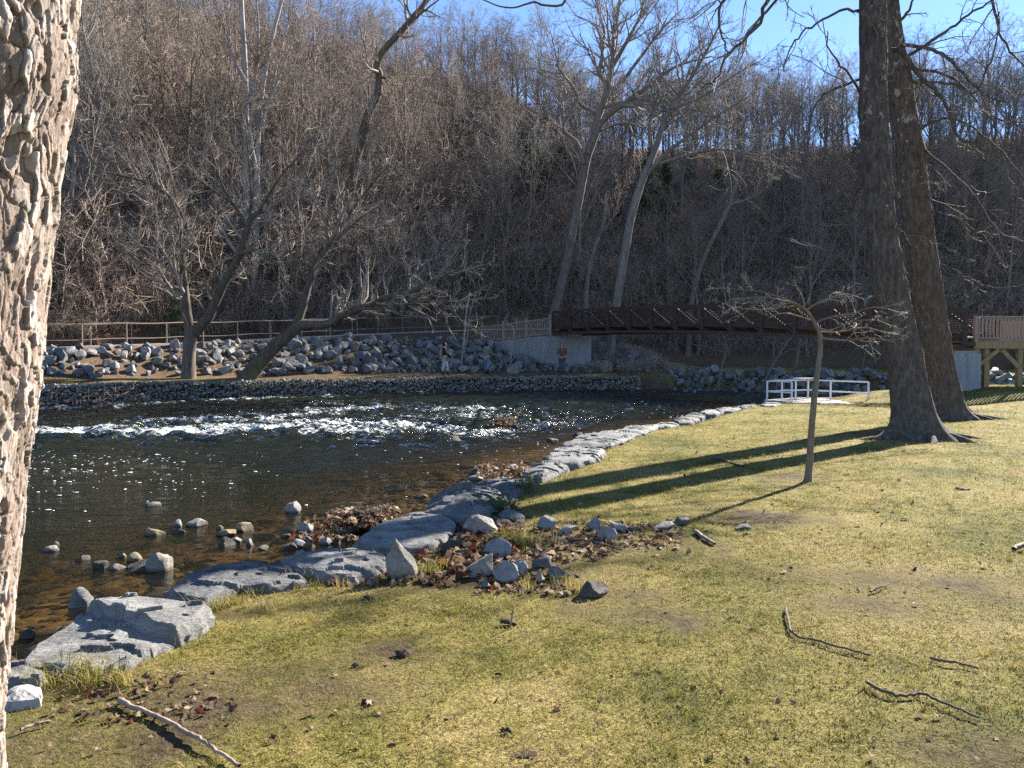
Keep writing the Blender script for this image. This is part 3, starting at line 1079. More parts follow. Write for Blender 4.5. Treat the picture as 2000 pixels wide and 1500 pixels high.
for k, (u, v, w, h, m_, lab) in enumerate([
    (298, 1046, 40, 17, TANST, 'flat-topped tan stone in the shallows left of the little upright one'),
    (345, 1030, 18, 20, GREYST, 'little upright grey stone in the shallows'),
    (378, 1029, 40, 16, STONE, 'pale oval stone in the shallows right of the little upright one'),
    (344, 1042, 30, 10, WETST, 'low dark stone awash in front of the little upright one'),
    (302, 1117, 56, 42, STONE, 'largest pale rounded stone standing in the shallows'),
    (276, 1114, 78, 18, WETST, 'flat wet slab leaning under the largest pale stone'),
    (258, 1097, 34, 20, TANST, 'brown rounded stone behind the flat wet slab'),
    (236, 1090, 20, 10, TANST, 'small tan stone left of the brown rounded stone'),
    (192, 1112, 30, 18, WETST, 'dark jagged stone at the left of the shallow cluster'),
    (222, 1114, 40, 13, STONE, 'flat pale stone lying beside the dark jagged stone'),
    (94, 1077, 36, 11, STONE, 'flat stone nearest the foreground trunk out in the water'),
    (106, 1068, 15, 11, STONE, 'small pale stone perched behind the flat one near the trunk'),
    (157, 1095, 26, 12, WETST, 'wet stone with a wisp of leaves in the open shallows'),
    (438, 1047, 44, 13, TANST, 'yellowish flat stone in the shallows above the two-tone stone'),
    (473, 1037, 48, 20, TANST, 'broad tan stone with a dark waterline in the shallows'),
    (428, 1034, 14, 9, STONE, 'tiny stone behind the yellowish flat stone'),
    (440, 1066, 34, 20, WETST, 'dark domed stone in the shallows with a pale cap beside it'),
    (458, 1060, 26, 11, STONE, 'pale cap stone leaning on the dark domed stone'),
    (486, 1065, 17, 16, GREYST, 'small upright stone right of the dark domed stone'),
    (512, 1073, 24, 8, STONE, 'low stone awash right of the small upright stone'),
    (152, 1185, 44, 44, SLATE, 'rounded blue boulder in the water behind the largest slab'),
    (571, 1002, 34, 26, STONE, 'lumpy stone with a shaded left side alone in the brown water'),
    (594, 1040, 38, 22, STONE, 'pale humped stone left of the pile of leaves'),
    (295, 988, 32, 9, STONE, 'low weathered stone farthest out in the brown water'),
    (556, 1050, 22, 7, WETST, 'small flat dark stone left of the stacked stones'),
    (597, 1058, 24, 12, STONE, 'upper stone of the small stack at the edge of the water'),
    (600, 1070, 28, 16, TANST, 'lower tan stone of the small stack at the edge of the water'),
    (563, 1074, 26, 14, WETST, 'dark stone at the left of the small stack'),
    (581, 1070, 32, 18, GREYST, 'grey stone propped against the small stack'),
    (633, 1064, 28, 15, GREYST, 'two-faced stone between the stack and the leaf pile'),
    (655, 1062, 20, 13, WETST, 'dark stone touching the two-faced stone'),
    (672, 1043, 46, 16, GREYST, 'flat greenish stone below the leaf pile'),
    (686, 1055, 26, 13, STONE, 'pale rounded stone tucked against the thick flat-topped slab'),
    (675, 1005, 30, 14, SLATE, 'bluish stone on top of the pile of wet leaves'),
    (765, 994, 22, 8, STONE, 'small white stone in the brown water beyond the leaf pile'),
    (820, 972, 30, 7, WETST, 'thin dark stone awash beside the dark ridged slab'),
    (885, 863, 62, 11, WETST, 'long dark rock breaking the surface below the rapids'),
    (835, 860, 30, 7, WETST, 'low wet rock left of the long dark rock'),
    (930, 860, 20, 12, GREYST, 'small grey rock right of the long dark rock'),
    (1048, 826, 22, 9, WETST, 'dark wet stone in mid river right of the brush heap'),
    (1082, 824, 18, 8, STONE, 'pale stone in mid river beyond the brush heap'),
    (1118, 829, 22, 9, STONE, 'tan stone in the river nearest the bank row'),
    (1110, 820, 18, 7, STONE, 'small stone behind the tan stone near the bank row'),
    (1233, 802, 14, 6, TANST, 'single pale stone showing in the calm far water'),
    (1128, 852, 22, 9, WETST, 'dark stone at the foot of the second bank slab'),
    (1078, 862, 26, 8, WETST, 'flat wet stone in front of the squared pale slab'),
    (905, 944, 14, 13, WETST, 'small black stone on the end of the low ridged slab'),
    (932, 926, 26, 13, WETST, 'wet stone behind the low ridged slab'),
    (962, 920, 26, 9, GREYST, 'grey stone among leaves behind the low ridged slab'),
    (1000, 916, 30, 10, GREYST, 'grey stone just left of the smooth blue slab'),
    (930, 938, 28, 10, STONE, 'pale stone lying on debris by the low ridged slab'),
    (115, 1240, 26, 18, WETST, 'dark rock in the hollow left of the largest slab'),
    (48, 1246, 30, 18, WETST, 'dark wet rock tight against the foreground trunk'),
]):
    rock_at('river_stone', u, v, w, h * .82, WATER, (300 if k != 20 else 455) + k, m_, lab, group=G2, rz=.8 * math.sin(k * 1.7), tilt=(0, .12 * math.sin(k * 2.3)), sink=1.0, sub=3, deep=.8, lo=.8 if 'round' in lab else .58)

# ------------------------------------------------------------------ gabion wall
def walk(P, step, a=None):
    P = np.asarray(P, float)
    L = np.concatenate([[0], np.cumsum(np.hypot(*np.diff(P[:, :2], axis=0).T))])
    t = np.arange(0, L[-1], step)
    return np.stack([np.interp(t, L, P[:, k]) for k in range(P.shape[1])], -1)


gab_meshes = []
for vnt in range(4):
    r = np.random.default_rng(50 + vnt)
    g = Geo()
    Vi, Ti = ICO[2]
    spots = []
    for i in range(15):
        for k in range(9):
            spots.append((-.98 + i * .14 + r.normal() * .05, -.02 + r.normal() * .035, -.62 + k * .135 + r.normal() * .05))
        for k in range(6):
            spots.append((-.98 + i * .14 + r.normal() * .025, .1 + k * .15, .48 + r.normal() * .025))
    for (x, y, z) in spots:
        sc = r.uniform(.05, .125, 3) * (1, 1, .8) * r.uniform(.75, 1.2)
        n_ = r.normal(size=(5, 3))
        n_ /= np.linalg.norm(n_, axis=1, keepdims=True)
        V = Vi.copy()
        for q in n_:
            V -= np.maximum(V @ q - .6, 0)[:, None] * q
        g.add(V * sc + (x, y, z), None, Ti)
    fill = g.mesh('basket_fill', True, 30)
    fill.materials.append(mat_rock('gabion_stone_%d' % vnt, (.07, .068, .062), (.19, .18, .165), (.40, .38, .345), 7, .2) if vnt == 0 else gab_meshes[0][0].materials[0])
    g = Geo()
    for z in np.linspace(-.66, .55, 9):
        g.tubes([(-1, -.11, z), (1, -.11, z)], [.004] * 2, 3)
    for x in np.linspace(-1, 1, 14):
        g.tubes([(x, -.11, -.66), (x, -.11, .55), (x, .9, .56)], [.004] * 3, 3)
    for a, b in (((-1, -.115, .56), (1, -.115, .56)), ((-1, -.115, -.66), (-1, -.115, .56)), ((1, -.115, -.66), (1, -.115, .56))):
        g.tubes([a, b], [.011] * 2, 4)
    wire = g.mesh('wire_mesh')
    wire.materials.append(RAILM)
    gab_meshes.append((fill, wire))
gw = walk(FB[1:8], 2.03)
for k in range(len(gw) - 1):
    a, b = gw[k], gw[k + 1]
    c = (a + b) / 2
    d = b - a
    e = obj('gabion_basket', None, loc=(c[0] - .0, c[1], -.08 + .03 * math.sin(k * 1.7)), rot=(0, 0, math.atan2(d[1], d[0])),
            label='stone-filled wire gabion basket in the wall along the far water edge', cat='gabion', group='gabion baskets along the far water edge')
    e.rotation_euler[2] += .03 * math.sin(k * 2.7)
    f, w = gab_meshes[k % 4]
    obj('basket_fill', f, parent=e, kind='stuff')
    obj('wire_mesh', w, parent=e)

# ------------------------------------------------------------------ riprap
rip = []
for k in range(10):
    me = rock_mesh('riprap_boulder', 700 + k, 3, (1, .85, .72), cuts=14, rough=.05, lo=.36, hi=.8, sharp=18)
    me.materials.append(RIPRAP)
    rip.append(me)
r = np.random.default_rng(5)
cand_x = np.concatenate([r.uniform(-24, 11.5, 12000), r.uniform(9, 34, 9000)])
cand_y = np.concatenate([r.uniform(26, 60, 12000), r.uniform(32, 47, 9000)])
zz, ss, ppp, zpp = far_all(cand_x, cand_y)
w0 = np.where(cand_x < 9.4, np.minimum(2.3, .45 * (ss + np.maximum(-ppp, 0))), .1)
wid_ = ss + np.maximum(-ppp, 0)
w1_ = np.minimum(2.2, np.maximum(.42 * wid_, .95))
tt_ = np.clip((ss - w1_) / np.maximum(wid_ - 1.25 - w1_, .45), 0, 1)
topt = np.interp(cand_x, [-24, -16, -11, -4, 0, 4, 9], [.97, .95, .85, .72, .6, .6, .55])
ok = np.where(cand_x < 9.4, (ss > w0) & (tt_ < topt), (ss > .1) & (ss < 2.6))
size = .24 + .72 * r.random(len(ok)) ** 1.7
size = np.where(cand_x < -12.5, size * .6 + .12, size)
size = np.where(cand_x > 9.4, size * .62 + .16, size)
dens = np.where((cand_x > 3.2) & (cand_x < 9.4), .35, 1.0) * 1.0
ok &= r.random(len(ok)) < dens
take = []
gridc = {}
for i in np.nonzero(ok)[0]:
    x, y, sz = cand_x[i], cand_y[i], size[i]
    if abs(y - 46.0) < 7 and abs((x + 2.1) - (52 - y) * (4.6 / 4.5)) < .5 and 47 < y < 52.5:
        continue
    key = (int(x // 1), int(y // 1))
    good = True
    for ax in (-1, 0, 1):
        for ay in (-1, 0, 1):
            for j in gridc.get((key[0] + ax, key[1] + ay), ()):
                if (cand_x[j] - x) ** 2 + (cand_y[j] - y) ** 2 < ((.22 if x > 9.4 else .29 if x < -9 else .33) * (sz + size[j])) ** 2:
                    good = False
                    break
    if good:
        gridc.setdefault(key, []).append(i)
        take.append(i)
vis = [i for i in take if -0.66 < cand_x[i] / cand_y[i] < 0.68]
vis.sort(key=lambda i: -size[i] / cand_y[i])
take_rest = [i for i in take if i not in set(vis[:296])]
for i in vis[:296]:
    sz = float(size[i])
    right = cand_x[i] > 9.4
    obj('riprap_boulder', rip[i % 10], loc=(cand_x[i], cand_y[i], float(zz[i]) + sz * (.38 if right else .22)), rot=(r.normal() * .45, r.normal() * .45, r.uniform(0, 6.28)), scale=sz,
        label='angular blue-grey boulder among the rocks lining the far bank', cat='boulder', group='riprap boulders of the far bank')
if take_rest:
    tr_ = np.array(take_rest)
    scatter('riprap_stones', rip, np.stack([cand_x[tr_], cand_y[tr_], zz[tr_] + size[tr_] * .2], -1), np.stack([r.normal(size=len(tr_)) * .4, r.normal(size=len(tr_)) * .4, r.uniform(0, 6.28, len(tr_))], -1), size[tr_], r.integers(0, 10, len(tr_)))


# ------------------------------------------------------------------ path railings
def railing(side, i0, i1, label):
    P = PC[i0:i1] + sd[i0:i1] * side
    base = P[0].copy()
    root = obj('path_railing', None, loc=base, label=label, cat='railing', group='railings along the far path')
    P = walk(P, .7)
    P[:, 2] += .03
    for nm, h, rr in (('top_rail', 1.02, .03), ('lower_rail', .3, .024)):
        g = Geo()
        Q_ = P + (0, 0, h) - base
        Q_[:, 2] += .02 * np.sin(np.arange(len(Q_)) * 1.1)
        g.tubes(Q_, np.full(len(Q_), rr), 6)
        obj(nm, g.mesh(nm), RAILM, parent=root)
    g = Geo()
    g.tubes([(0, 0, -.2), (0, 0, 1.0)], [.03, .03], 6)
    pm = g.mesh('post')
    pm.materials.append(RAILM)
    for p in P[::3]:
        obj('post', pm, parent=root, loc=p - base)


i_end = int(np.argmin(np.abs(1000 + 1500 * PC[:, 0] / PC[:, 1] - 725)))
railing(1.02, 0, i_end, 'brown pipe railing along the river side of the far path')
i_e2 = int(np.argmin(np.abs(1000 + 1500 * PC[:, 0] / PC[:, 1] - 985)))
railing(-1.02, 0, i_e2, 'brown pipe railing along the wooded side of the far path')

# ------------------------------------------------------------------ concrete wing wall with its timber fence
A, B = np.array([-2.15, 52.0, 2.55]), np.array([2.25, 47.6, 2.92])
d = (B - A)[:2] / np.linalg.norm((B - A)[:2])
nrm = np.array([-d[1], d[0]])
g = Geo()
base = np.array([A[0], A[1], .2])
pts = []
for p in (A, B):
    for off in (0, .35):
        for zb in (.2, p[2] - .0):
            pts.append((p[0] + nrm[0] * off, p[1] + nrm[1] * off, zb))
pts = np.array(pts) - base
g.add(pts, [[0, 4, 5, 1], [2, 3, 7, 6], [1, 5, 7, 3], [0, 1, 3, 2], [4, 6, 7, 5], [0, 2, 6, 4]])
obj('wing_wall', g.mesh('wing_wall', False), CONC, loc=base, label='weathered concrete wing wall sloping up to the far bridge end', cat='wall')
root = obj('wing_wall_fence', None, loc=A, label='tan timber fence with upright pickets along the concrete wing wall', cat='fence')
mid = np.array([nrm[0] * .17, nrm[1] * .17, 0])
for nm, h0, hh in (('top_rail', 1.06, .09), ('bottom_rail', .12, .08)):
    g = Geo()
    g.beam(mid + (0, 0, h0), (B - A) + mid + (0, 0, h0), .09, hh)
    obj(nm, g.mesh(nm, False), WOOD, parent=root)
g = Geo()
g.box((0, 0, .6), (.045, .045, 1.0))
pk = g.mesh('picket', False)
pk.materials.append(WOOD)
g = Geo()
g.box((0, 0, .6), (.16, .16, 1.3))
g.box((0, 0, 1.27), (.2, .2, .05))
pf = g.mesh('fence_post', False)
pf.materials.append(WOOD)
for k in range(43):
    obj('picket', pk, parent=root, loc=(B - A) * ((k + .5) / 43) + mid)
for k in range(4):
    obj('fence_post', pf, parent=root, loc=(B - A) * (k / 3) + mid)

# ------------------------------------------------------------------ footbridge
BL, BR = np.array([2.53, 47.5]), np.array([15.9, 27.0])
e2 = (BR - BL) / np.linalg.norm(BR - BL)
BLEN = np.linalg.norm(BR - BL)
e = np.array([e2[0], e2[1], 0])
nn = np.array([-e2[1], e2[0], 0])      # away from the camera
bro = obj('footbridge', None, loc=(BL[0], BL[1], 2.0), label='long arched footbridge of rusty brown steel over the river', cat='bridge')
B0 = np.array([BL[0], BL[1], 2.0])


def bz(t):
    return 2.93 + (1.81 - 2.93) * t + 4 * .32 * t * (1 - t)


def tz(t):
    return 4.41 + (3.25 - 4.41) * t + 4 * .29 * t * (1 - t)


def bp(t, z, off=0.0):
    return np.array([BL[0], BL[1], 0]) + e * (BLEN * t) + nn * off + np.array([0, 0, z]) - B0


ts = np.linspace(0, 1, 15)


def chord(nm, zf, off, w, h, mat=STEEL, dz=0.0):
    g = Geo()
    for a, b in zip(ts[:-1], ts[1:]):
        g.beam(bp(a, zf(a) + dz, off), bp(b, zf(b) + dz, off), w, h)
    return obj(nm, g.mesh(nm, False), mat, parent=bro)


WID = 2.3
for off in (0, WID):
    chord('top_chord', tz, off, .13, .15, dz=-.075)
    chord('bottom_chord', bz, off, .13, .16, dz=.08)
    chord('toe_plate', bz, off + (.09 if off == 0 else -.09), .03, .22, dz=.46)
    for k in range(15):
        g = Geo()
        t = ts[k]
        g.beam(bp(t, bz(t) + .14, off), bp(t, tz(t) - .13, off), .12, .12, up=e)
        obj('truss_post', g.mesh('truss_post', False), STEEL, parent=bro)
    for k in range(14):
        a, b = (ts[k], ts[k + 1])
        g = Geo()
        g.beam(bp(a, tz(a) - .16, off), bp(b, bz(b) + .18, off), .07, .07)
        obj('diagonal', g.mesh('diagonal', False), STEEL, parent=bro)
    for j in range(8):
        q = (j + .7) / 8.2

        def zr(t, q=q):
            return (bz(t) + .58) + (tz(t) - .2 - bz(t) - .58) * q
        chord('guard_rail', zr, off + (.11 if off == 0 else -.11), .03, .042)
for k in range(15):
    t = ts[k]
    g = Geo()
    g.beam(bp(t, bz(t) + .2, .07), bp(t, bz(t) + .2, WID - .07), .1, .16)
    obj('floor_beam', g.mesh('floor_beam', False), STEEL, parent=bro)
    if k < 14:
        g = Geo()
        g.beam(bp(t, bz(t) + .1, .1), bp(ts[k + 1], bz(ts[k + 1]) + .1, WID - .1), .05, .05)
        obj('wind_brace', g.mesh('wind_brace', False), STEEL, parent=bro)
for o_ in (.5, 1.15, 1.8):
    chord('stringer', bz, o_, .07, .12, dz=.25 if False else .335)
g = Geo()
NPL = 120
for k in range(NPL):
    t0, t1 = (k + .04) / NPL, (k + .96) / NPL
    tm = (t0 + t1) / 2
    a, b = bp(t0, bz(t0) + .42, WID / 2), bp(t1, bz(t1) + .42, WID / 2)
    g.beam(a, b, WID - .32, .045)
deckp = obj('deck_planks', g.mesh('deck_planks', False), WOOD, parent=bro)

g = Geo()
ax = np.array([e, nn, (0, 0, 1)])
g.box((0, 0, 0), (1.3, 2.7, 2.5), ax)
cA = np.array([BL[0], BL[1], 0]) + e * .0 + nn * (WID / 2)
g.box((0, 0, 1.29), (.5, 2.3, .12), ax)
obj('bridge_abutment', g.mesh('bridge_abutment', False), CONC, loc=(cA[0], cA[1], 2.87 - 1.36), label='concrete abutment carrying the far left end of the footbridge', cat='abutment')
g = Geo()
g.box((0, 0, 0), (.8, .62, 2.4), ax)
g.box((0, 0, 1.24), (.5, .5, .1), ax)
cB = np.array([BR[0], BR[1], 0]) - e * .1 + nn * .22
obj('bridge_abutment', g.mesh('bridge_abutment', False), CONC, loc=(cB[0], cB[1], 1.77 - 1.29), label='pale concrete abutment behind the two leaning trunks at the near bridge end', cat='abutment')

# ------------------------------------------------------------------ timber approach deck
DX0, DX1, DY, DW, DZ = 16.42, 24.0, 27.35, 2.2, 2.12
dr = obj('timber_approach', None, loc=(DX0, DY, 0.3), label='raised timber walkway with picket railing leading off the bridge', cat='walkway')
o0 = np.array([DX0, DY, .3])
g = Geo()
NB_ = 54
for k in range(NB_):
    xa = DX0 + (DX1 - DX0) * (k + .5) / NB_
    g.box(np.array([xa, DY + DW / 2, DZ]) - o0, ((DX1 - DX0) / NB_ - .012, DW + .1, .04))
obj('deck_boards', g.mesh('deck_boards', False), WOOD, parent=dr)
for y_ in (DY, DY + DW):
    g = Geo()
    g.box(np.array([(DX0 + DX1) / 2, y_, DZ - .15]) - o0, (DX1 - DX0, .07, .24))
    obj('edge_beam', g.mesh('edge_beam', False), WOODY, parent=dr)
    for nm, zc, hh, ww in (('handrail', .86, .045, .15), ('top_rail', .78, .09, .05), ('bottom_rail', .1, .09, .05)):
        g = Geo()
        g.box(np.array([(DX0 + DX1) / 2, y_, DZ + zc]) - o0, (DX1 - DX0, ww, hh))
        obj(nm, g.mesh(nm, False), WOOD, parent=dr)
g = Geo()
g.box((0, 0, .45), (.05, .045, .70))
bal = g.mesh('baluster', False)
bal.materials.append(WOOD)
g = Geo()
g.box((0, 0, .42), (.13, .13, .92))
npst = g.mesh('newel_post', False)
npst.materials.append(WOOD)
for y_ in (DY - .052, DY + DW + .052):
    for k in range(58):
        obj('baluster', bal, parent=dr, loc=np.array([DX0 + .15 + k * .13, y_, DZ]) - o0)
for y_ in (DY + .02, DY + DW - .02):
    for k in range(5):
        obj('newel_post', npst, parent=dr, loc=np.array([DX0 + .08 + k * 1.88, y_, DZ]) - o0)
pst = []
for x_ in (16.6, 16.95, 18.15, 20.2, 22.3):
    for y_ in (DY + .15, DY + DW - .15):
        zb = float(near_h(np.array([x_]), np.array([y_]))[0]) - .3
        g = Geo()
        g.box(np.array([x_, y_, (zb + DZ - .27) / 2]) - o0, (.17, .17, DZ - .27 - zb))
        obj('timber_post', g.mesh('timber_post', False), WOODY, parent=dr)
for (xa, za, xb, zb) in ((16.7, 1.3, 17.35, 1.82), (18.05, 1.2, 17.45, 1.82), (18.25, 1.2, 18.85, 1.82), (20.1, 1.2, 19.5, 1.82)):
    g = Geo()
    g.beam(np.array([xa, DY + .04, za]) - o0, np.array([xb, DY + .04, zb]) - o0, .06, .14)
    obj('knee_brace', g.mesh('knee_brace', False), WOODY, parent=dr)
for (a, b) in (((16.7, DY + .3, .75), (17.0, DY + DW - .3, 1.8)), ((16.98, DY + DW - .3, .7), (16.68, DY + .3, 1.8))):
    g = Geo()
    g.beam(np.array(a) - o0, np.array(b) - o0, .05, .14)
    obj('cross_brace', g.mesh('cross_brace', False), WOODY, parent=dr)

# ------------------------------------------------------------------ white railed fishing platform
zp_ = -.2
pl = [px(u, v, z=zp_) for u, v in ((1493, 781), (1540, 785), (1600, 789), (1690, 793.5), (1748, 789), (1742, 779), (1640, 776.5), (1560, 775.5))]
c0 = np.mean(pl, 0)
dk = obj('fishing_platform', None, loc=c0, label='small fishing platform with white rails at the far end of the lawn', cat='platform')
g = Geo()
P_ = np.array(pl) - c0
n = len(P_)
g.add(np.vstack([P_, P_ - (0, 0, .14)]), [[i, n + i, n + (i + 1) % n, (i + 1) % n] for i in range(n)])
g.V.append(np.array([[0, 0, 0], [0, 0, -.14]]))
g.T.append(np.array([[i, (i + 1) % n, 2 * n] for i in range(n)]))
g.n += 2
obj('platform_deck', g.mesh('platform_deck', False), mat_simple('pale_decking', (.46, .42, .36), .85, .15, 6, .2, stretch=(6, 1, 1)), parent=dk)
feet = [(1498, 782), (1527, 779.5), (1546, 785), (1554, 779), (1578, 778), (1622, 781.5), (1696, 786)]
tops = []
for (u, v) in feet:
    b = px(u, v, z=zp_) - c0
    g = Geo()
    g.box(b + (0, 0, .34), (.06, .06, .84))
    obj('railing_post', g.mesh('railing_post', False), WHITEP, parent=dk)
    tops.append(b)
for a, b in ((0, 2), (0, 1), (3, 4), (4, 5), (5, 6), (1, 3)):
    for h in (.75, .36):
        g = Geo()
        A_, B_ = tops[a] + (0, 0, h), tops[b] + (0, 0, h)
        if h > .5:
            A_, B_ = A_ + (0, 0, .035), B_ + (0, 0, .035)
        g.beam(A_, B_, .045, .055)
        obj('railing_bar', g.mesh('railing_bar', False), WHITEP, parent=dk)
g = Geo()
a, b = tops[3] + (.1, .0, .86), tops[4] + (.25, 0, .86)
g.beam(a, b, .55, .03)
obj('rest_board', g.mesh('rest_board', False), WHITEP, parent=dk)


# ------------------------------------------------------------------ anglers
def skin(name, pts, edges, mat, parent, root=0, sub=1):
    me = bpy.data.meshes.new(name)
    me.from_pydata([p[:3] for p in pts], edges, [])
    o = obj(name, me, mat, parent=parent)
    md = o.modifiers.new('skin', 'SKIN')
    if not me.skin_vertices:
        me.attributes  # layer is made with the modifier
    for i, p in enumerate(pts):
        me.skin_vertices[0].data[i].radius = (p[3], p[3] if len(p) < 5 else p[4])
        me.skin_vertices[0].data[i].use_root = (i == root)
    md.use_smooth_shade = True
    ss_ = o.modifiers.new('smooth', 'SUBSURF')
    ss_.levels = sub
    ss_.render_levels = sub
    return o


def cloth(name, col):
    return mat_simple(name, col, .9, .2, 6, .2)


SKINM = mat_simple('skin', (.42, .26, .19), .6, .08, 10, .05)


def person(loc, rz, label, jacket, trousers, boots, cap, sc=1.0, lean=0.0, step=.05, armz=1.12, backpack=None):
    r_ = obj('person', None, loc=loc, rot=(lean, 0, rz), scale=sc, label=label, cat='person', group='anglers on the far bank')
    hip = [(-.10, 0, .92, .095), (.10, 0, .92, .095)]
    kn = [(-.115, .03 + step, .5, .07), (.115, .03 - step, .5, .07)]
    an = [(-.125, step * 1.5, .1, .048), (.125, -step * 1.5, .1, .048)]
    toe = [(-.14, step * 1.5 + .17, .045, .04), (.14, -step * 1.5 + .17, .045, .04)]
    body = [(0, 0, .96, .13), (0, 0, 1.12, .125), (0, .0, 1.34, .14), (0, 0, 1.5, .06), (0, .015, 1.58, .06), (0, .03, 1.66, .095), (0, .02, 1.75, .075)]
    ed = [(0, 1), (1, 2), (2, 3), (3, 4), (4, 5), (5, 6)]
    for q in (0, 1):
        sx = -1 if q == 0 else 1
        k = len(body)
        body += [hip[q], kn[q], an[q], toe[q], (sx * .18, 0, 1.42, .06), (sx * .25, .07, 1.17, .045), (sx * .10, .3, armz, .034), (sx * .07, .38, armz + .01, .032)]
        ed += [(0, k), (k, k + 1), (k + 1, k + 2), (k + 2, k + 3), (2, k + 4), (k + 4, k + 5), (k + 5, k + 6), (k + 6, k + 7)]
    skin('body', body, ed, SKINM, r_)
    jk = [(0, 0, .92, .165, .14), (0, 0, 1.12, .16, .14), (0, 0, 1.34, .18, .15), (0, 0, 1.49, .085)]
    je = [(0, 1), (1, 2), (2, 3)]
    for sx in (-1, 1):
        k = len(jk)
        jk += [(sx * .19, 0, 1.42, .085), (sx * .26, .07, 1.17, .07), (sx * .12, .28, armz, .055)]
        je += [(2, k), (k, k + 1), (k + 1, k + 2)]
    skin('jacket', jk, je, jacket, r_)
    tp = [(0, 0, .95, .15, .13)]
    te = []
    for q in (0, 1):
        k = len(tp)
        a_, b_, c_ = hip[q], kn[q], an[q]
        tp += [(a_[0], a_[1], .86, .11), (*b_[:3], .09), (c_[0], c_[1], .16, .078)]
        te += [(0, k), (k, k + 1), (k + 1, k + 2)]
    skin('trousers', tp, te, trousers, r_)
    for q in (0, 1):
        c_, d_ = an[q], toe[q]
        skin('boot', [(c_[0], c_[1], .36, .088), (c_[0], c_[1], .09, .07), (d_[0], d_[1], .05, .05)], [(0, 1), (1, 2)], boots, r_)
    skin('hood', [(0, -.03, 1.53, .09), (0, -.015, 1.66, .115), (0, -.005, 1.77, .09)], [(0, 1), (1, 2)], cap, r_)
    if backpack:
        g = Geo()
        g.box((0, -.19, 1.2), (.3, .13, .42))
        b_ = obj('backpack', g.mesh('backpack'), backpack, parent=r_)
        bv = b_.modifiers.new('round', 'BEVEL')
        bv.width = .05
        bv.segments = 3
    return r_


def rod(loc, rz, label, el_=.6, L=2.3):
    g = Geo()
    d = np.array([0, math.cos(el_), math.sin(el_)])
    t = np.linspace(-.12, 1, 9)[:, None]
    P = d * t * L + np.array([0, 0, -1]) * (np.clip(t, 0, 1) ** 2) * .22
    g.tubes(P, np.linspace(.016, .005, 9), 5)
    o = obj('fishing_rod', g.mesh('fishing_rod'), cloth('rod_black', (.03, .03, .03)), loc=loc, rot=(0, 0, rz), label=label, cat='fishing rod', group='fishing rods held by the anglers')
    g = Geo()
    th = np.linspace(0, 2 * np.pi, 10)
    g.tubes(np.stack([0 * th, .12 + .03 * np.cos(th), -.06 + .03 * np.sin(th)], -1), np.full(10, .015), 5)
    obj('reel', g.mesh('reel'), RAILM, parent=o)


JEAN = cloth('blue_jeans', (.16, .20, .28))
BLACKC = cloth('dark_cloth', (.028, .027, .03))
for (u, off, rz, lab, jk, tr_, bt, cp, st, bpk, rlab) in (
    (868, 1.3, -1.45, 'person in dark hooded top with tan pack, pale jeans and tall boots, fishing sideways', BLACKC, cloth('pale_jeans', (.33, .36, .42)), cloth('boot_brown', (.06, .045, .04)), BLACKC, .10,
     cloth('tan_pack', (.30, .25, .18)), 'dark rod held by the person with the tan pack'),
    (951, 1.35, -.45, 'person in grey-green jacket and blue jeans seen from behind, fishing', cloth('olive_jacket', (.17, .18, .16)), JEAN, BLACKC, BLACKC, .09, None, 'dark rod held by the person in the grey-green jacket'),
    (1098, 1.25, 3.0, 'person in rust-brown jacket and dark jeans facing the river below the bridge end', cloth('rust_jacket', (.17, .085, .055)), cloth('dark_jeans', (.07, .085, .12)), BLACKC, cloth('brown_cap', (.06, .04, .03)), .03, None, 'dark rod held by the person in the rust-brown jacket')):
    yy = 44.0
    for _ in range(40):
        x_ = (u - 1000) / 1500 * yy
        s_ = float(pline(FB, np.array([x_]), np.array([yy]))[0][0])
        yy += (off - s_) * .6
    z_ = float(far_h(np.array([x_]), np.array([yy]))[0])
    p_ = person((x_, yy, z_ - .01), rz, lab, jk, tr_, bt, cp, 1.05, 0, st, backpack=bpk)
    f = np.array([-math.sin(rz), math.cos(rz)])
    rod((x_ + f[0] * .4, yy + f[1] * .4, z_ + 1.19), rz, rlab, .35)

# ------------------------------------------------------------------ trees
def crom(P, K):
    """smooth polyline through P with K samples"""
    P = np.asarray(P, float)
    if len(P) == 2:
        t = np.linspace(0, 1, K)[:, None]
        return P[0] + (P[1] - P[0]) * t
    E = np.vstack([2 * P[0] - P[1], P, 2 * P[-1] - P[-2]])
    t = np.linspace(0, len(P) - 1 - 1e-6, K)
    i = t.astype(int)
    f = (t - i)[:, None]
    a, b, c, d = E[i], E[i + 1], E[i + 2], E[i + 3]
    return .5 * (2 * b + (c - a) * f + (2 * a - 5 * b + 4 * c - d) * f * f + (3 * b - a - 3 * c + d) * f ** 3)


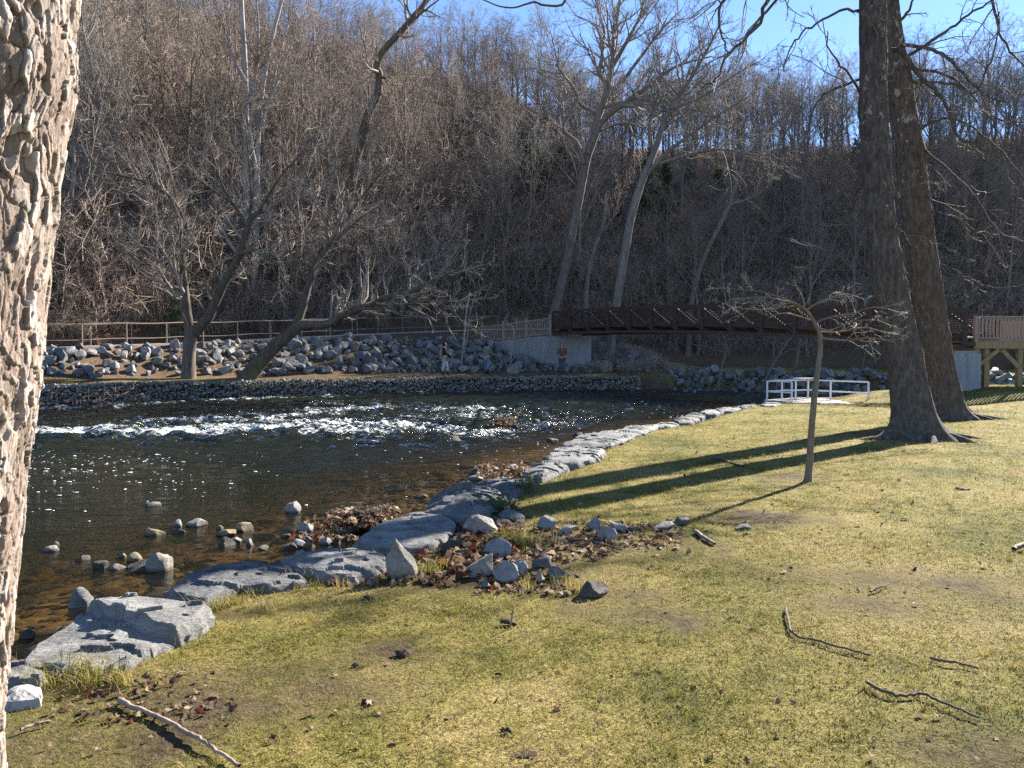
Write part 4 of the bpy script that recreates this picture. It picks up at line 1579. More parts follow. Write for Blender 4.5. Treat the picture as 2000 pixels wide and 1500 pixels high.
def branch(rng, P, R, n, t0, t1, ang, lr, rr, K, curv, up, tip=.3, lmin=0.0, shape=.5, length=None, flat=0.0, ends=True):
    """n side branches on each parent polyline; everything at once"""
    N, KP = P.shape[:2]
    plen = np.linalg.norm(np.diff(P, axis=1), axis=2).sum(1)
    idx = np.repeat(np.arange(N), n)
    k = np.tile(np.arange(n), N)
    t = t0 + (t1 - t0) * (k + rng.uniform(0, 1, len(k))) / n
    f = t * (KP - 1)
    i = np.minimum(f.astype(int), KP - 2)
    w = (f - i)[:, None]
    p = P[idx, i] * (1 - w) + P[idx, i + 1] * w
    r = R[idx, i] * (1 - w[:, 0]) + R[idx, i + 1] * w[:, 0]
    tan = P[idx, i + 1] - P[idx, i]
    tan /= np.linalg.norm(tan, axis=1, keepdims=True) + 1e-9
    q = rng.normal(size=(len(k), 3))
    q[:, 2] *= (1 - flat)
    q -= (q * tan).sum(1, keepdims=True) * tan
    q /= np.linalg.norm(q, axis=1, keepdims=True) + 1e-9
    a = np.abs(rng.normal(ang, ang * .3, len(k)))[:, None]
    d = np.cos(a) * tan + np.sin(a) * q
    base = plen[idx] if length is None else np.full(len(k), length)
    L = base * rng.uniform(lr[0], lr[1], len(k)) * (1 - shape * (t - t0) / max(t1 - t0, 1e-6))
    L = np.maximum(L, lmin)
    out = np.zeros((len(k), K, 3))
    out[:, 0] = p
    stp = (L / (K - 1))[:, None]
    for s_ in range(1, K):
        d = d + rng.normal(size=d.shape) * curv + np.array([0, 0, up])
        d /= np.linalg.norm(d, axis=1, keepdims=True)
        out[:, s_] = out[:, s_ - 1] + d * stp
    r0 = np.minimum(r * rr, L * .05)
    rad_ = r0[:, None] * np.linspace(1, tip, K)[None]
    return out, rad_


def forest_tree(seed, H, r0, nl=11, tw=14, crown=.38, spread=.6, up=.10, twr=.011, gn=.10, fork=0):
    """bare broadleaf: trunk mesh and crown mesh, base at the origin"""
    g_ = np.random.default_rng(seed)
    K = 12
    ln = g_.normal(size=2) * .05
    z = np.linspace(-.4, H, K)
    wob = np.cumsum(g_.normal(size=(K, 2)) * .10 * H / 15, 0)
    T = np.stack([ln[0] * z + wob[:, 0] * (z > 1), ln[1] * z + wob[:, 1] * (z > 1), z], -1)[None]
    TR = (r0 * np.linspace(1, .12, K) ** .85)[None]
    TR[0, 0] *= 1.35
    tg_ = Geo()
    tg_.tubes(T, TR, 8)
    l1, r1 = branch(g_, T, TR, nl, crown, .98, spread, (.25, .5), .62, 8, gn * 1.4, up, .2, shape=.45)
    tg_.tubes(l1, r1, 5)
    cg = Geo()
    l2, r2 = branch(g_, l1, r1, 6, .2, 1, .7, (.3, .6), .6, 6, gn * 1.9, up * .7, .3)
    cg.tubes(l2, np.maximum(r2, .008), 4)
    l3, r3 = branch(g_, l2, r2, 5, .15, 1, .75, (.35, .7), .6, 4, gn * 2, up * .5, .4)
    cg.tubes(l3, np.maximum(r3, .007), 3)
    l4, r4 = branch(g_, l3, r3, max(2, tw // 4), .1, 1, .7, (.5, 1.0), .6, 3, gn * 2, up * .4, .4, lmin=.3)
    cg.spikes(l4, np.full(len(l4), twr * .75))
    t4, _ = branch(g_, T, TR, 14, .15, .6, .9, (.4, 1.4), .2, 3, .15, .05, .3, length=1.2)
    cg.spikes(t4, np.full(len(t4), twr))
    return tg_.mesh('trunk'), cg.mesh('crown')


def place_tree(name, meshes, mats, loc, rz, sc, label, cat, group, tilt=(0, 0)):
    t = obj(name, None, loc=loc, rot=(tilt[0], tilt[1], rz), scale=sc, label=label, cat=cat, group=group)
    obj('trunk', meshes[0], mats[0], parent=t)
    obj('crown', meshes[1], mats[1], parent=t)
    return t


variants = []
for k in range(9):
    tall = k < 6
    me = forest_tree(900 + k, 15.5 + 1.2 * (k % 3) if tall else 7.5, .21 if tall else .10, 12 if tall else 10, 16, .42 if tall else .22, .55, .10, .0125 if tall else .009, .10 + .02 * (k % 2))
    me[0].materials.append((BARK_GREY, BARK_GREY, BARK_MIDP, BARK_GREY, BARK_DARK, BARK_GREY, BARK_GREY, BARK_MIDP, BARK_GREY)[k])
    me[1].materials.append((TWIG, TWIG_GREY)[k % 2])
    variants.append(me)
r = np.random.default_rng(77)
GT = 'bare trees on the wooded hill'


def tree_scale(x, p):
    a = np.interp(x, [-30, -8, 4, 20], [.95, .9, .72, .6])
    b = np.interp(x, [-30, -8, 4, 20], [.66, .66, .72, .74])
    return float(a + (b - a) * np.clip((p - 6) / 16, 0, 1))


pts = []
cx_ = r.uniform(-62, 75, 9000)
cy_ = r.uniform(26, 112, 9000)
zz, ss, ppp, zpp = far_all(cx_, cy_)
for i in range(len(cx_)):
    if ppp[i] < 2.6 or not (-0.78 < cx_[i] / cy_[i] < 0.70) or ppp[i] > (46 if cx_[i] < 8 else 40):
        continue
    uu_ = 1000 + 1500 * cx_[i] / cy_[i]
    if ppp[i] > 7 and any(abs(uu_ - q) < w_ for q, w_ in ((905, 30), (1036, 44), (1098, 20), (1278, 42), (1400, 22), (1665, 22))) and cy_[i] < 82:
        continue                       # glades round the evergreens
    m_ = np.interp(cx_[i], [-10, 4], [2.25, 1.6])
    if all((cx_[i] - q[0]) ** 2 + (cy_[i] - q[1]) ** 2 > m_ * m_ for q in pts):
        pts.append((cx_[i], cy_[i], zz[i], ppp[i]))
pts.sort(key=lambda q: q[1])
print('forest candidates', len(pts))
keepn = 296
w_ = np.array([1.0 if -0.70 < q[0] / q[1] < 0.72 else .35 for q in pts])
order = np.argsort(r.random(len(pts)) / w_)
sel = sorted(order[:keepn])
rest = sorted(order[keepn:])
for i in sel:
    x, y, z, p = pts[i]
    small = r.random() < (.45 if p < 25 else .15)
    k = int(r.integers(6, 9)) if small else int(r.integers(0, 6))
    place_tree('bare_tree', variants[k], (None, None), (x, y, z), r.uniform(0, 6.28), float(r.uniform(.8, 1.12)) * tree_scale(x, p), 'bare leafless tree standing among many others on the wooded hill', 'tree', GT, (r.normal() * .05, r.normal() * .05))
# the woods behind them, too many and too far to tell apart
x_ = np.array([pts[i][0] for i in rest])
y_ = np.array([pts[i][1] for i in rest])
extra_x = r.uniform(-75, 0, 40)
extra_y = r.uniform(70, 120, 40)
_, _, pe, _ = far_all(extra_x, extra_y)
k_ = (pe > 30)
x_ = np.concatenate([x_, extra_x[k_]])
y_ = np.concatenate([y_, extra_y[k_]])
z_ = far_h(x_, y_)
nW = len(x_)
wsc = np.array([tree_scale(a, b) for a, b in zip(x_, far_all(x_, y_)[2])]) * r.uniform(.8, 1.1, nW)
for q, nm in ((0, 'distant_woods'), ):
    scatter(nm, [v[0] for v in variants] + [], np.stack([x_, y_, z_], -1), np.stack([np.zeros(nW)] * 2 + [np.arange(nW) * 2.4], -1), wsc, np.arange(nW) % 9)
    scatter('distant_twigs', [v[1] for v in variants], np.stack([x_, y_, z_], -1), np.stack([np.zeros(nW)] * 2 + [np.arange(nW) * 2.4], -1), wsc, np.arange(nW) % 9)

# evergreens on the ridge
NEEDLE = mat_simple('cedar_needles', (.055, .082, .034), .8, .4, 2, .1, objvar=.3)


def cedar(seed, H):
    g_ = np.random.default_rng(seed)
    T = np.stack([np.zeros(8), np.zeros(8), np.linspace(-.3, H, 8)], -1)[None]
    TR = np.linspace(.16, .02, 8)[None]
    a = Geo()
    a.tubes(T, TR, 7)
    l1, r1 = branch(g_, T, TR, 70, .12, .99, 1.15, (.22, .34), .3, 5, .12, .03, .3, shape=.9)
    a.tubes(l1, r1, 4)
    c = Geo()
    l2, r2 = branch(g_, l1, r1, 12, .15, 1, .8, (.25, .5), .5, 3, .2, 0, .5, lmin=.25)
    c.tubes(l2, np.maximum(r2, .006), 3)
    l3, r3 = branch(g_, l2, r2, 11, .1, 1, .7, (.3, .6), .5, 2, .2, 0, .5, lmin=.16)
    c.spikes(l3, np.full(len(l3), .026))
    return a.mesh('trunk'), c.mesh('crown')


ced = [cedar(31, 10.5), cedar(32, 9.0)]
for me in ced:
    me[0].materials.append(BARK_DARK)
    me[1].materials.append(NEEDLE)
for k, (u, dist, sc) in enumerate([(905, 73, .72), (1024, 72, .95), (1052, 70, .85), (1098, 74, .75), (1262, 72, .95), (1296, 73, .95), (1340, 78, .7), (1665, 80, .7), (885, 78, .6), (1400, 74, .75), (640, 76, .8), (1205, 70, .65)]):
    x = (u - 1000) / 1500 * dist
    z = float(far_h(np.array([x]), np.array([float(dist)]))[0])
    place_tree('cedar_tree', ced[k % 2], (None, None), (x, dist, z), k * 1.3, sc, 'dark evergreen cedar showing green between the bare trees of the ridge', 'evergreen tree', 'evergreens on the ridge')
for k, (u, v, dist, sc, lab) in enumerate([(352, 640, 41, .35, 'small dark evergreen bush behind the path railing near the gnarled tree'), (150, 300, 50, .5, 'dark evergreen half hidden in the woods beside the foreground trunk'),
                                           (1985, 735, 46, .22, 'low pale-tipped evergreen bush seen under the timber walkway')]):
    x = (u - 1000) / 1500 * dist
    z = float(far_h(np.array([x]), np.array([float(dist)]))[0])
    place_tree('evergreen_bush', ced[k % 2], (None, None), (x, dist, z), k * 2.0, sc, lab, 'evergreen bush', None)




def hero(name, label, limbs, mats, seed, sub, cat='tree', group=None, trunk_sides=14, flare=None, gnarl=.02, join=1):
    """limbs: (pixels, depth at start, depth at end, radius at start, radius at end); the first `join` ones are the trunk"""
    g_ = np.random.default_rng(seed)
    polys = []
    for (pix, y0, y1, r0, r1) in limbs:
        L = np.array(pix, float)
        s_ = np.concatenate([[0], np.cumsum(np.hypot(*np.diff(L, axis=0).T))])
        s_ /= s_[-1]
        P = np.array([px(u, v, y=y0 + (y1 - y0) * t) for (u, v), t in zip(pix, s_)])
        if not polys and y0 > 30:              # root the trunk in the bank
            gz = float(far_h(P[:1, 0], P[:1, 1])[0])
            if P[0, 2] > gz - .15:
                dn = (P[0] - P[1]) / np.linalg.norm(P[0] - P[1])
                P = np.vstack([P[0] + dn * (P[0, 2] - gz + .3) * .3 + (0, 0, (gz - .3 - P[0, 2]) * .75), P])
        K = max(8, 4 * len(P))
        P = crom(P, K)
        ln = np.linalg.norm(np.diff(P, axis=0), axis=1).sum()
        P[1:-1] += g_.normal(size=(K - 2, 3)) * gnarl * min(ln / K, .5)
        polys.append((P, np.linspace(r0, r1, K)))
    base = polys[0][0][0].copy()
    t = obj(name, None, loc=base, label=label, cat=cat, group=group)
    tg_ = Geo()
    for q in range(join):
        P, R = polys[q]
        R = R.copy()
        if flare and q == 0:
            h = np.linalg.norm(P - P[0], axis=1)
            R = R * (1 + flare * np.exp(-h / (R[0] * 1.1)))
        tg_.tubes(P - base, R, trunk_sides)
    obj('trunk', tg_.mesh('trunk'), mats[0], parent=t)
    for P, R in polys[join:]:
        gg = Geo()
        gg.tubes(P - base, R, 8 if R[0] > .04 else 5)
        obj('limb', gg.mesh('limb'), mats[0], parent=t)
    cg = Geo()
    for P, R in polys[sub.get('from', 0):]:
        ln = np.linalg.norm(np.diff(P, axis=0), axis=1).sum()
        n1 = max(2, int(ln * sub['per']))
        l1, r1 = branch(g_, P[None] - base, R[None], n1, sub.get('t0', .25), 1, sub.get('ang', .8), sub['len'], .55, 7, sub.get('curv', .16), sub.get('up', .05), .25, length=sub.get('L', 1.5), shape=.35, flat=sub.get('flat', 0))
        cg.tubes(l1, np.maximum(r1, sub['rmin'] * 1.3), 5)
        l2, r2 = branch(g_, l1, r1, sub['n2'], .15, 1, .7, (.3, .65), .6, 5, sub.get('curv', .16) * 1.2, sub.get('up', .05) * .8, .35, flat=sub.get('flat', 0))
        cg.tubes(l2, np.maximum(r2, sub['rmin']), 4)
        if sub['n3']:
            l3, r3 = branch(g_, l2, r2, sub['n3'], .1, 1, .65, (.35, .75), .6, 3, sub.get('curv', .16), sub.get('up', .05) * .5, .4, flat=sub.get('flat', 0))
            cg.spikes(l3, np.full(len(l3), sub['rmin'] * .85))
    obj('crown', cg.mesh('crown'), mats[1], parent=t)
    return t


# gnarled tree on the riprap
hero('gnarled_tree', 'gnarled leafless tree forking low, growing out of the boulders on the far bank', [
    ([(368, 742), (369, 700), (372, 655), (378, 640)], 35.3, 35.6, .34, .26),
    ([(373, 665), (367, 620), (362, 570), (355, 500), (352, 440), (340, 370), (330, 320)], 35.6, 37, .24, .05),
    ([(380, 650), (405, 622), (422, 588), (440, 548), (466, 502), (480, 455), (492, 425), (515, 412)], 35.6, 34.5, .27, .10),
    ([(355, 425), (345, 402), (325, 378), (290, 358), (245, 345), (198, 336)], 36.5, 34, .12, .03),
    ([(470, 495), (495, 488), (515, 500), (545, 518), (560, 560)], 34.8, 33.5, .11, .03),
    ([(482, 440), (465, 410), (450, 392), (430, 350), (415, 300), (400, 240)], 34.8, 36, .10, .02),
    ([(505, 415), (530, 372), (560, 330), (600, 290)], 34.5, 33, .08, .02),
    ([(488, 425), (490, 380), (485, 300), (478, 230)], 34.5, 35, .07, .02),
    ([(448, 392), (400, 360), (380, 345)], 34.8, 34, .06, .02),
    ([(368, 640), (330, 560), (290, 520), (215, 480)], 35.5, 33, .05, .012),
    ([(420, 560), (360, 520), (330, 450), (270, 330), (225, 270)], 35.5, 33, .05, .012),
    ([(335, 345), (300, 260), (250, 180), (200, 110)], 37, 36, .05, .012),
], (BARK_DARK, TWIG_LITE), 61, dict(per=3.0, len=(.4, 1.9), n2=6, n3=6, rmin=.0065, L=1.9, up=.07, curv=.15, **{'from': 1}), flare=.25)
hero('leaning_tree', 'leaning leafless tree with a mossy limb stretched low over the boulders', [
    ([(482, 742), (500, 716), (528, 686), (555, 660), (578, 642)], 36.6, 36.4, .42, .27),
    ([(575, 645), (592, 634), (640, 632), (668, 616), (705, 602), (755, 580), (800, 570), (850, 546), (905, 520)], 36.4, 35, .25, .05),
    ([(572, 650), (590, 605), (604, 550), (618, 512), (650, 470), (678, 425), (715, 375), (760, 320)], 36.4, 38, .22, .05),
    ([(612, 525), (640, 480), (665, 460), (720, 415), (790, 380)], 37, 36, .10, .02),
    ([(700, 604), (760, 600), (830, 588), (890, 590)], 35.6, 34.5, .07, .02),
    ([(640, 490), (640, 420), (655, 330), (650, 230)], 37.4, 38, .09, .02),
    ([(760, 578), (800, 540), (850, 500), (880, 440)], 35.6, 36, .06, .015),
    ([(604, 550), (570, 500), (560, 440), (545, 380)], 37, 36.5, .07, .015),
    ([(680, 425), (690, 340), (720, 250), (720, 160)], 37.8, 38.2, .07, .015),
], (BARK_DARK, TWIG_LITE), 62, dict(per=3.0, len=(.4, 1.9), n2=6, n3=6, rmin=.0065, L=1.9, up=.08, curv=.15, **{'from': 1}), flare=.3)
hero('spreading_tree', 'tall grey-trunked tree leaning right, its forked crown spreading against the sky', [
    ([(1062, 670), (1085, 600), (1104, 520), (1120, 440), (1132, 380), (1146, 310), (1160, 262)], 58.5, 56, .37, .29),
    ([(1158, 270), (1168, 230), (1182, 190), (1196, 130), (1198, 80), (1208, 20), (1216, -60)], 56, 54, .30, .07),
    ([(1150, 300), (1175, 240), (1215, 205), (1265, 170), (1320, 130), (1390, 110)], 56, 52, .25, .05),
    ([(1185, 180), (1175, 130), (1180, 60), (1165, 10), (1158, -50)], 55.5, 57, .17, .04),
    ([(1196, 130), (1225, 80), (1250, 30), (1262, -30)], 54.6, 53, .17, .04),
    ([(1215, 160), (1260, 100), (1290, 60), (1330, 20)], 54.8, 52, .13, .03),
    ([(1170, 225), (1130, 200), (1112, 160), (1090, 120), (1075, 60)], 56, 58, .14, .03),
    ([(1140, 320), (1128, 280), (1100, 250), (1125, 200), (1122, 175), (1096, 140), (1085, 125)], 56, 55, .16, .05),
    ([(1180, 210), (1240, 195), (1290, 200), (1350, 190), (1410, 150)], 55.5, 51, .13, .03),
    ([(1162, 258), (1220, 240), (1270, 252), (1330, 230), (1400, 200)], 56, 52, .10, .03),
], (BARK_GREY, TWIG_GREY), 63, dict(per=2.3, len=(.5, 1.7), n2=8, n3=7, rmin=.010, L=3.0, up=.10, curv=.15, **{'from': 1}), flare=.2)
hero('grey_tree', 'grey leafless tree rising from behind the far bridge end and arching right', [
    ([(1192, 690), (1196, 640), (1205, 590), (1222, 480), (1236, 410), (1250, 365), (1265, 325)], 51.5, 51, .33, .24),
    ([(1265, 328), (1282, 285), (1305, 220), (1345, 160), (1380, 100), (1410, 40)], 51, 50, .24, .05),
    ([(1255, 350), (1300, 300), (1350, 262), (1400, 225), (1460, 190)], 51, 49, .16, .04),
    ([(1275, 300), (1270, 240), (1290, 160), (1280, 90)], 51, 52, .15, .03),
    ([(1310, 210), (1370, 190), (1430, 150), (1480, 120)], 50.4, 49, .10, .03),
    ([(1262, 330), (1320, 310), (1400, 292), (1460, 300), (1510, 310)], 51, 49, .12, .03),
], (BARK_GREY, TWIG_GREY), 64, dict(per=2.5, len=(.5, 1.7), n2=8, n3=7, rmin=.0095, L=2.6, up=.09, curv=.15, **{'from': 1}), flare=.2)
hero('dark_leaning_tree', 'dark leafless tree with a bent trunk leaning right across the sky', [
    ([(640, 640), (655, 560), (672, 450), (690, 340), (706, 270), (724, 210)], 56, 50, .36, .27),
    ([(724, 212), (737, 186), (741, 148), (736, 130), (748, 100), (775, 70), (803, 38), (835, -2), (850, -40)], 50, 48, .27, .15),
    ([(737, 150), (752, 152)], 49.6, 49.4, .12, .08),
    ([(735, 182), (746, 184), (738, 176)], 49.8, 49.6, .10, .04),
    ([(805, 36), (795, 10), (800, -30)], 48.6, 48, .08, .03),
    ([(790, 55), (830, 20), (870, -10)], 48.6, 47, .08, .03),
    ([(706, 270), (720, 200), (718, 120), (700, 40)], 51, 52, .10, .03),
], (BARK_DARK, TWIG), 65, dict(per=1.8, len=(.4, 1.4), n2=7, n3=7, rmin=.009, L=2.2, up=.09, curv=.16, **{'from': 1}), flare=.2)
for k, (name, lab, tr_, limbs_) in enumerate([
    ('pale_tree', 'tall pale trunk, left of a close pair, rising behind the path railing', [(466, 648), (474, 560), (480, 480), (481, 350), (480, 220), (478, 120), (470, -20)],
     [[(480, 210), (500, 140), (505, 60), (500, -20)], [(480, 160), (450, 100), (430, 30)], [(481, 300), (520, 220), (540, 130), (570, 20)]]),
    ('pale_tree', 'slimmer pale trunk, right of a close pair, rising behind the path railing', [(482, 648), (492, 580), (499, 500), (501, 380), (505, 260), (512, 180), (530, 80), (555, -20)],
     [[(505, 250), (530, 190), (560, 110), (590, 30)], [(501, 330), (490, 250), (500, 150)]]),
    ('pale_tree', 'grey trunk leaning right behind the path railing between the two bank trees', [(525, 640), (535, 560), (548, 480), (570, 400), (600, 320), (640, 230)], [[(570, 400), (560, 300), (575, 200)]]),
    ('pale_tree', 'slanting grey trunk low in the woods right of the spreading tree', [(1145, 580), (1152, 520), (1166, 470), (1180, 430), (1182, 380)], [[(1170, 460), (1200, 420), (1210, 360)]]),
    ('pale_tree', 'dark slanting trunk in the shaded woods above the middle of the bridge', [(1350, 600), (1365, 530), (1390, 470), (1425, 400), (1440, 350), (1455, 300)], [[(1425, 400), (1480, 380), (1520, 340)], [(1440, 350), (1430, 280), (1440, 220)]]),
    ('pale_tree', 'slim crooked grey trunk behind the gnarled tree near the left edge of the woods', [(194, 500), (196, 440), (205, 380), (200, 330), (222, 280)], [[(222, 280), (226, 200), (215, 120)]]),
]):
    d0 = [48, 47.5, 50, 58, 62, 46][k]
    r0 = [.30, .22, .22, .2, .26, .16][k]
    hero(name, lab, [(tr_, d0, d0 - 1, r0, r0 * .45)] + [(q, d0 - 1, d0 - 2, r0 * .4, r0 * .12) for q in limbs_], (BARK_PALE if k < 2 else BARK_GREY, TWIG), 70 + k,
         dict(per=2.0, len=(.4, 1.5), n2=7, n3=6, rmin=.009, L=2.0, up=.1, curv=.14, **{'from': 1}), group='pale trunks in the woods', flare=.2)
for k, (lab, tr_, limbs_, d0, r0) in enumerate([
    ('slim young tree with crossing branches growing from the far rocks under the bridge', [(1405, 748), (1410, 715), (1417, 690), (1418, 660)], [[(1415, 690), (1390, 680), (1350, 672)], [(1417, 670), (1400, 640), (1370, 625)], [(1418, 660), (1440, 630)], [(1418, 665), (1450, 660), (1470, 665)]], 43, .09),
    ('pair of leaning young stems behind the far rocks left of the rails', [(1493, 748), (1505, 720), (1520, 695), (1540, 665), (1560, 640)], [[(1510, 705), (1512, 660), (1520, 620)], [(1520, 695), (1550, 680), (1580, 670)]], 42, .09),
    ('straight young trunk beyond the far rocks, just left of the sapling stem', [(1548, 748), (1553, 720), (1560, 680), (1565, 640)], [[(1560, 680), (1590, 650), (1620, 640)], [(1562, 665), (1540, 640)]], 44, .12),
    ('thin young tree on the far lawn behind the right end of the rails', [(1676, 750), (1683, 720), (1690, 690), (1692, 665)], [[(1688, 700), (1700, 680), (1715, 660)], [(1690, 690), (1670, 670)]], 42, .055),
    ('two-stemmed thin bare tree among boulders between the two left anglers', [(902, 702), (905, 670), (908, 640), (912, 600), (918, 570)], [[(906, 690), (914, 650), (918, 615), (925, 580)], [(911, 640), (890, 610), (880, 590)], [(915, 630), (940, 620)]], 45.2, .06),
    ('forked bare sapling standing in front of the concrete wing wall', [(996, 730), (998, 700), (1000, 672), (1004, 650), (998, 632)], [[(1000, 705), (1020, 680), (1040, 650), (1060, 625)], [(1002, 655), (1010, 640), (1004, 620)], [(999, 640), (985, 625)], [(1040, 650), (1030, 625)]], 45.4, .05),
]):
    hero('young_tree', lab, [(tr_, d0, d0, r0, r0 * .6)] + [(q, d0, d0 - .6, r0 * .5, .014) for q in limbs_], (BARK_GREY if k < 4 else BARK_PALE, TWIG_GREY), 90 + k,
         dict(per=2.5, len=(.3, 1.0), n2=4, n3=3, rmin=.009, L=.9, up=.06, curv=.15, **{'from': 1}), group='young bare trees on the far bank', trunk_sides=8)


# the two big leaning trunks on the lawn
def big_trunk(name, label, rows, y0, y1, crown_limbs, seed, roots, sub):
    """rows: (v, left u, right u) of the silhouette"""
    vv = np.array([q[0] for q in rows], float)
    cc = np.array([(q[1] + q[2]) / 2 for q in rows])
    ww = np.array([(q[2] - q[1]) / 2 for q in rows])
    K, NA = 150, 110
    v = np.linspace(vv[0], vv[-1], K)
    c_ = np.interp(-v, -vv, cc)
    w = np.interp(-v, -vv, ww)
    for _ in range(3):
        c_[1:-1] = .25 * c_[:-2] + .5 * c_[1:-1] + .25 * c_[2:]
        w[1:-1] = .25 * w[:-2] + .5 * w[1:-1] + .25 * w[2:]
    yd = y0 + (y1 - y0) * np.linspace(0, 1, K)
    P = np.array([px(a, b, y=d_) for a, b, d_ in zip(c_, v, yd)])
    R = w * yd / F
    # on up above the frame
    d = P[-1] - P[-12]
    d /= np.linalg.norm(d)
    up = [P[-1] + d * s_ + np.array([0, 0, .02 * s_ * s_]) for s_ in np.linspace(.4, 9, 16)]
    P = np.vstack([P, up])
    R = np.concatenate([R, np.linspace(R[-1], .10, 16)])
    K = len(P)
    base = P[0].copy()
    base[2] = 0
    an = np.arange(NA) / NA * 2 * np.pi
    h = P[:, 2][:, None]
    rr = R[:, None] * np.ones(NA)[None]
    fl = np.exp(-np.clip(h, 0, 9) / .22)
    buttress = np.zeros(NA)
    for (a_, amp, wd) in roots:
        dd = np.angle(np.exp(1j * (an - a_)))
        buttress = np.maximum(buttress, amp * np.exp(-(dd / wd) ** 2))
    rr = rr * (1 + fl * (.10 + buttress[None]))
    q = np.stack([np.cos(an)[None] * 2 + 0 * h, np.sin(an)[None] * 2 + 0 * h, h * .7 + 0 * an[None]], -1)
    kg = np.random.default_rng(seed + 50)
    knots = 0
    for _ in range(16):
        ka, kz, kw = kg.uniform(2.6, 6.8), kg.uniform(.3, 8.5), kg.uniform(.07, .18)
        dd = np.angle(np.exp(1j * (an - ka)))[None] * R[:, None]
        d2 = (dd ** 2 + ((h - kz) * .8) ** 2) / kw ** 2
        knots = knots + kw * .32 * (np.exp(-d2) - .75 * np.exp(-d2 * 4.5))
    rr = rr * (1 + .07 * fbm(q, 3, seed)) + .022 * fbm(q * [5, 5, 2.2], 3, seed + 4) + .030 * np.abs(fbm(q * [11, 11, 3], 3, seed + 5)) + knots
    V = np.stack([P[:, 0][:, None] + rr * np.cos(an), P[:, 1][:, None] + rr * np.sin(an), h + 0 * an[None]], -1) - base
    g = Geo()
    i = np.arange(K - 1)[:, None] * NA
    j = np.arange(NA)[None]
    g.add(V.reshape(-1, 3), np.stack([i + j, i + (j + 1) % NA, i + NA + (j + 1) % NA, i + NA + j], -1).reshape(-1, 4))
    t = obj(name, None, loc=base, label=label, cat='tree', group='big leaning trunks on the lawn')
    obj('trunk', g.mesh('trunk'), BARK_SYC, parent=t)
    for (a_, amp, wd) in roots:
        g = Geo()
        L = R[0] * (1 + amp) + .35
        s_ = np.linspace(R[0] * .75, L, 9)
        rz_ = np.stack([np.cos(a_ + .25 * np.sin(s_ * 3)) * s_, np.sin(a_ + .25 * np.sin(s_ * 3)) * s_, .10 - .13 * np.linspace(0, 1, 9)], -1)
        g.tubes(rz_ + (P[0, 0] - base[0], P[0, 1] - base[1], 0), np.linspace(.12, .035, 9), 8)
        obj('root', g.mesh('root'), BARK_SYC, parent=t)
    g_ = np.random.default_rng(seed)
    cg = Geo()

    def twigs(Pl, Rl, L, per, n2_, n3_, up_, rmin):
        ln = np.linalg.norm(np.diff(Pl, axis=0), axis=1).sum()
        l1, r1 = branch(g_, Pl[None] - base, Rl[None], max(2, int(ln * per)), .12, 1, .75, (.4, 1.2), .55, 8, .15, up_, .3, length=L, shape=.3)
        cg.tubes(l1, np.maximum(r1, rmin * 1.2), 5)
        l2, r2 = branch(g_, l1, r1, n2_, .15, 1, .65, (.3, .65), .6, 6, .17, up_ * .8, .4)
        cg.tubes(l2, np.maximum(r2, rmin), 4)
        l3, r3 = branch(g_, l2, r2, n3_, .15, 1, .6, (.3, .7), .6, 3, .15, up_ * .5, .4)
        cg.spikes(l3, np.full(len(l3), rmin * .8))

    for (pix, ya, yb, ra, rb) in crown_limbs:
        L = np.array(pix, float)
        s_ = np.concatenate([[0], np.cumsum(np.hypot(*np.diff(L, axis=0).T))])
        s_ /= s_[-1]
        Pl = crom(np.array([px(a, b, y=ya + (yb - ya) * q_) for (a, b), q_ in zip(pix, s_)]), max(10, 4 * len(pix)))
        Pl[1:] += g_.normal(size=Pl[1:].shape) * .012
        Rl = np.linspace(ra, rb, len(Pl))
        g = Geo()
        g.tubes(Pl - base, Rl, 7)
        obj('limb', g.mesh('limb'), BARK_SYC, parent=t)
        twigs(Pl, Rl, sub['L'], sub['per'], sub['n2'], sub['n3'], sub['up'], sub['rmin'])
    # crown above the frame
    top = P[-17:]
    for k in range(9):
        s0 = top[2 + int(k * 1.5)]
        a_ = k * 2.4 + seed
        Ln = 5.5 - .3 * k
        s_ = np.linspace(0, 1, 10)[:, None]
        Pl = s0 + np.array([math.cos(a_), math.sin(a_), .55]) * s_ * Ln + g_.normal(size=(10, 3)) * .12 * s_
        Rl = np.linspace(.11, .02, 10)
        g = Geo()
        g.tubes(Pl - base, Rl, 7)
        obj('limb', g.mesh('limb'), BARK_SYC, parent=t)
        twigs(Pl, Rl, 2.0, 1.3, 4, 2, .03, .007)
    obj('crown', cg.mesh('crown'), mat_simple('sycamore_twigs', (.155, .125, .10), .8, .35, 3, .1), parent=t)
    return t


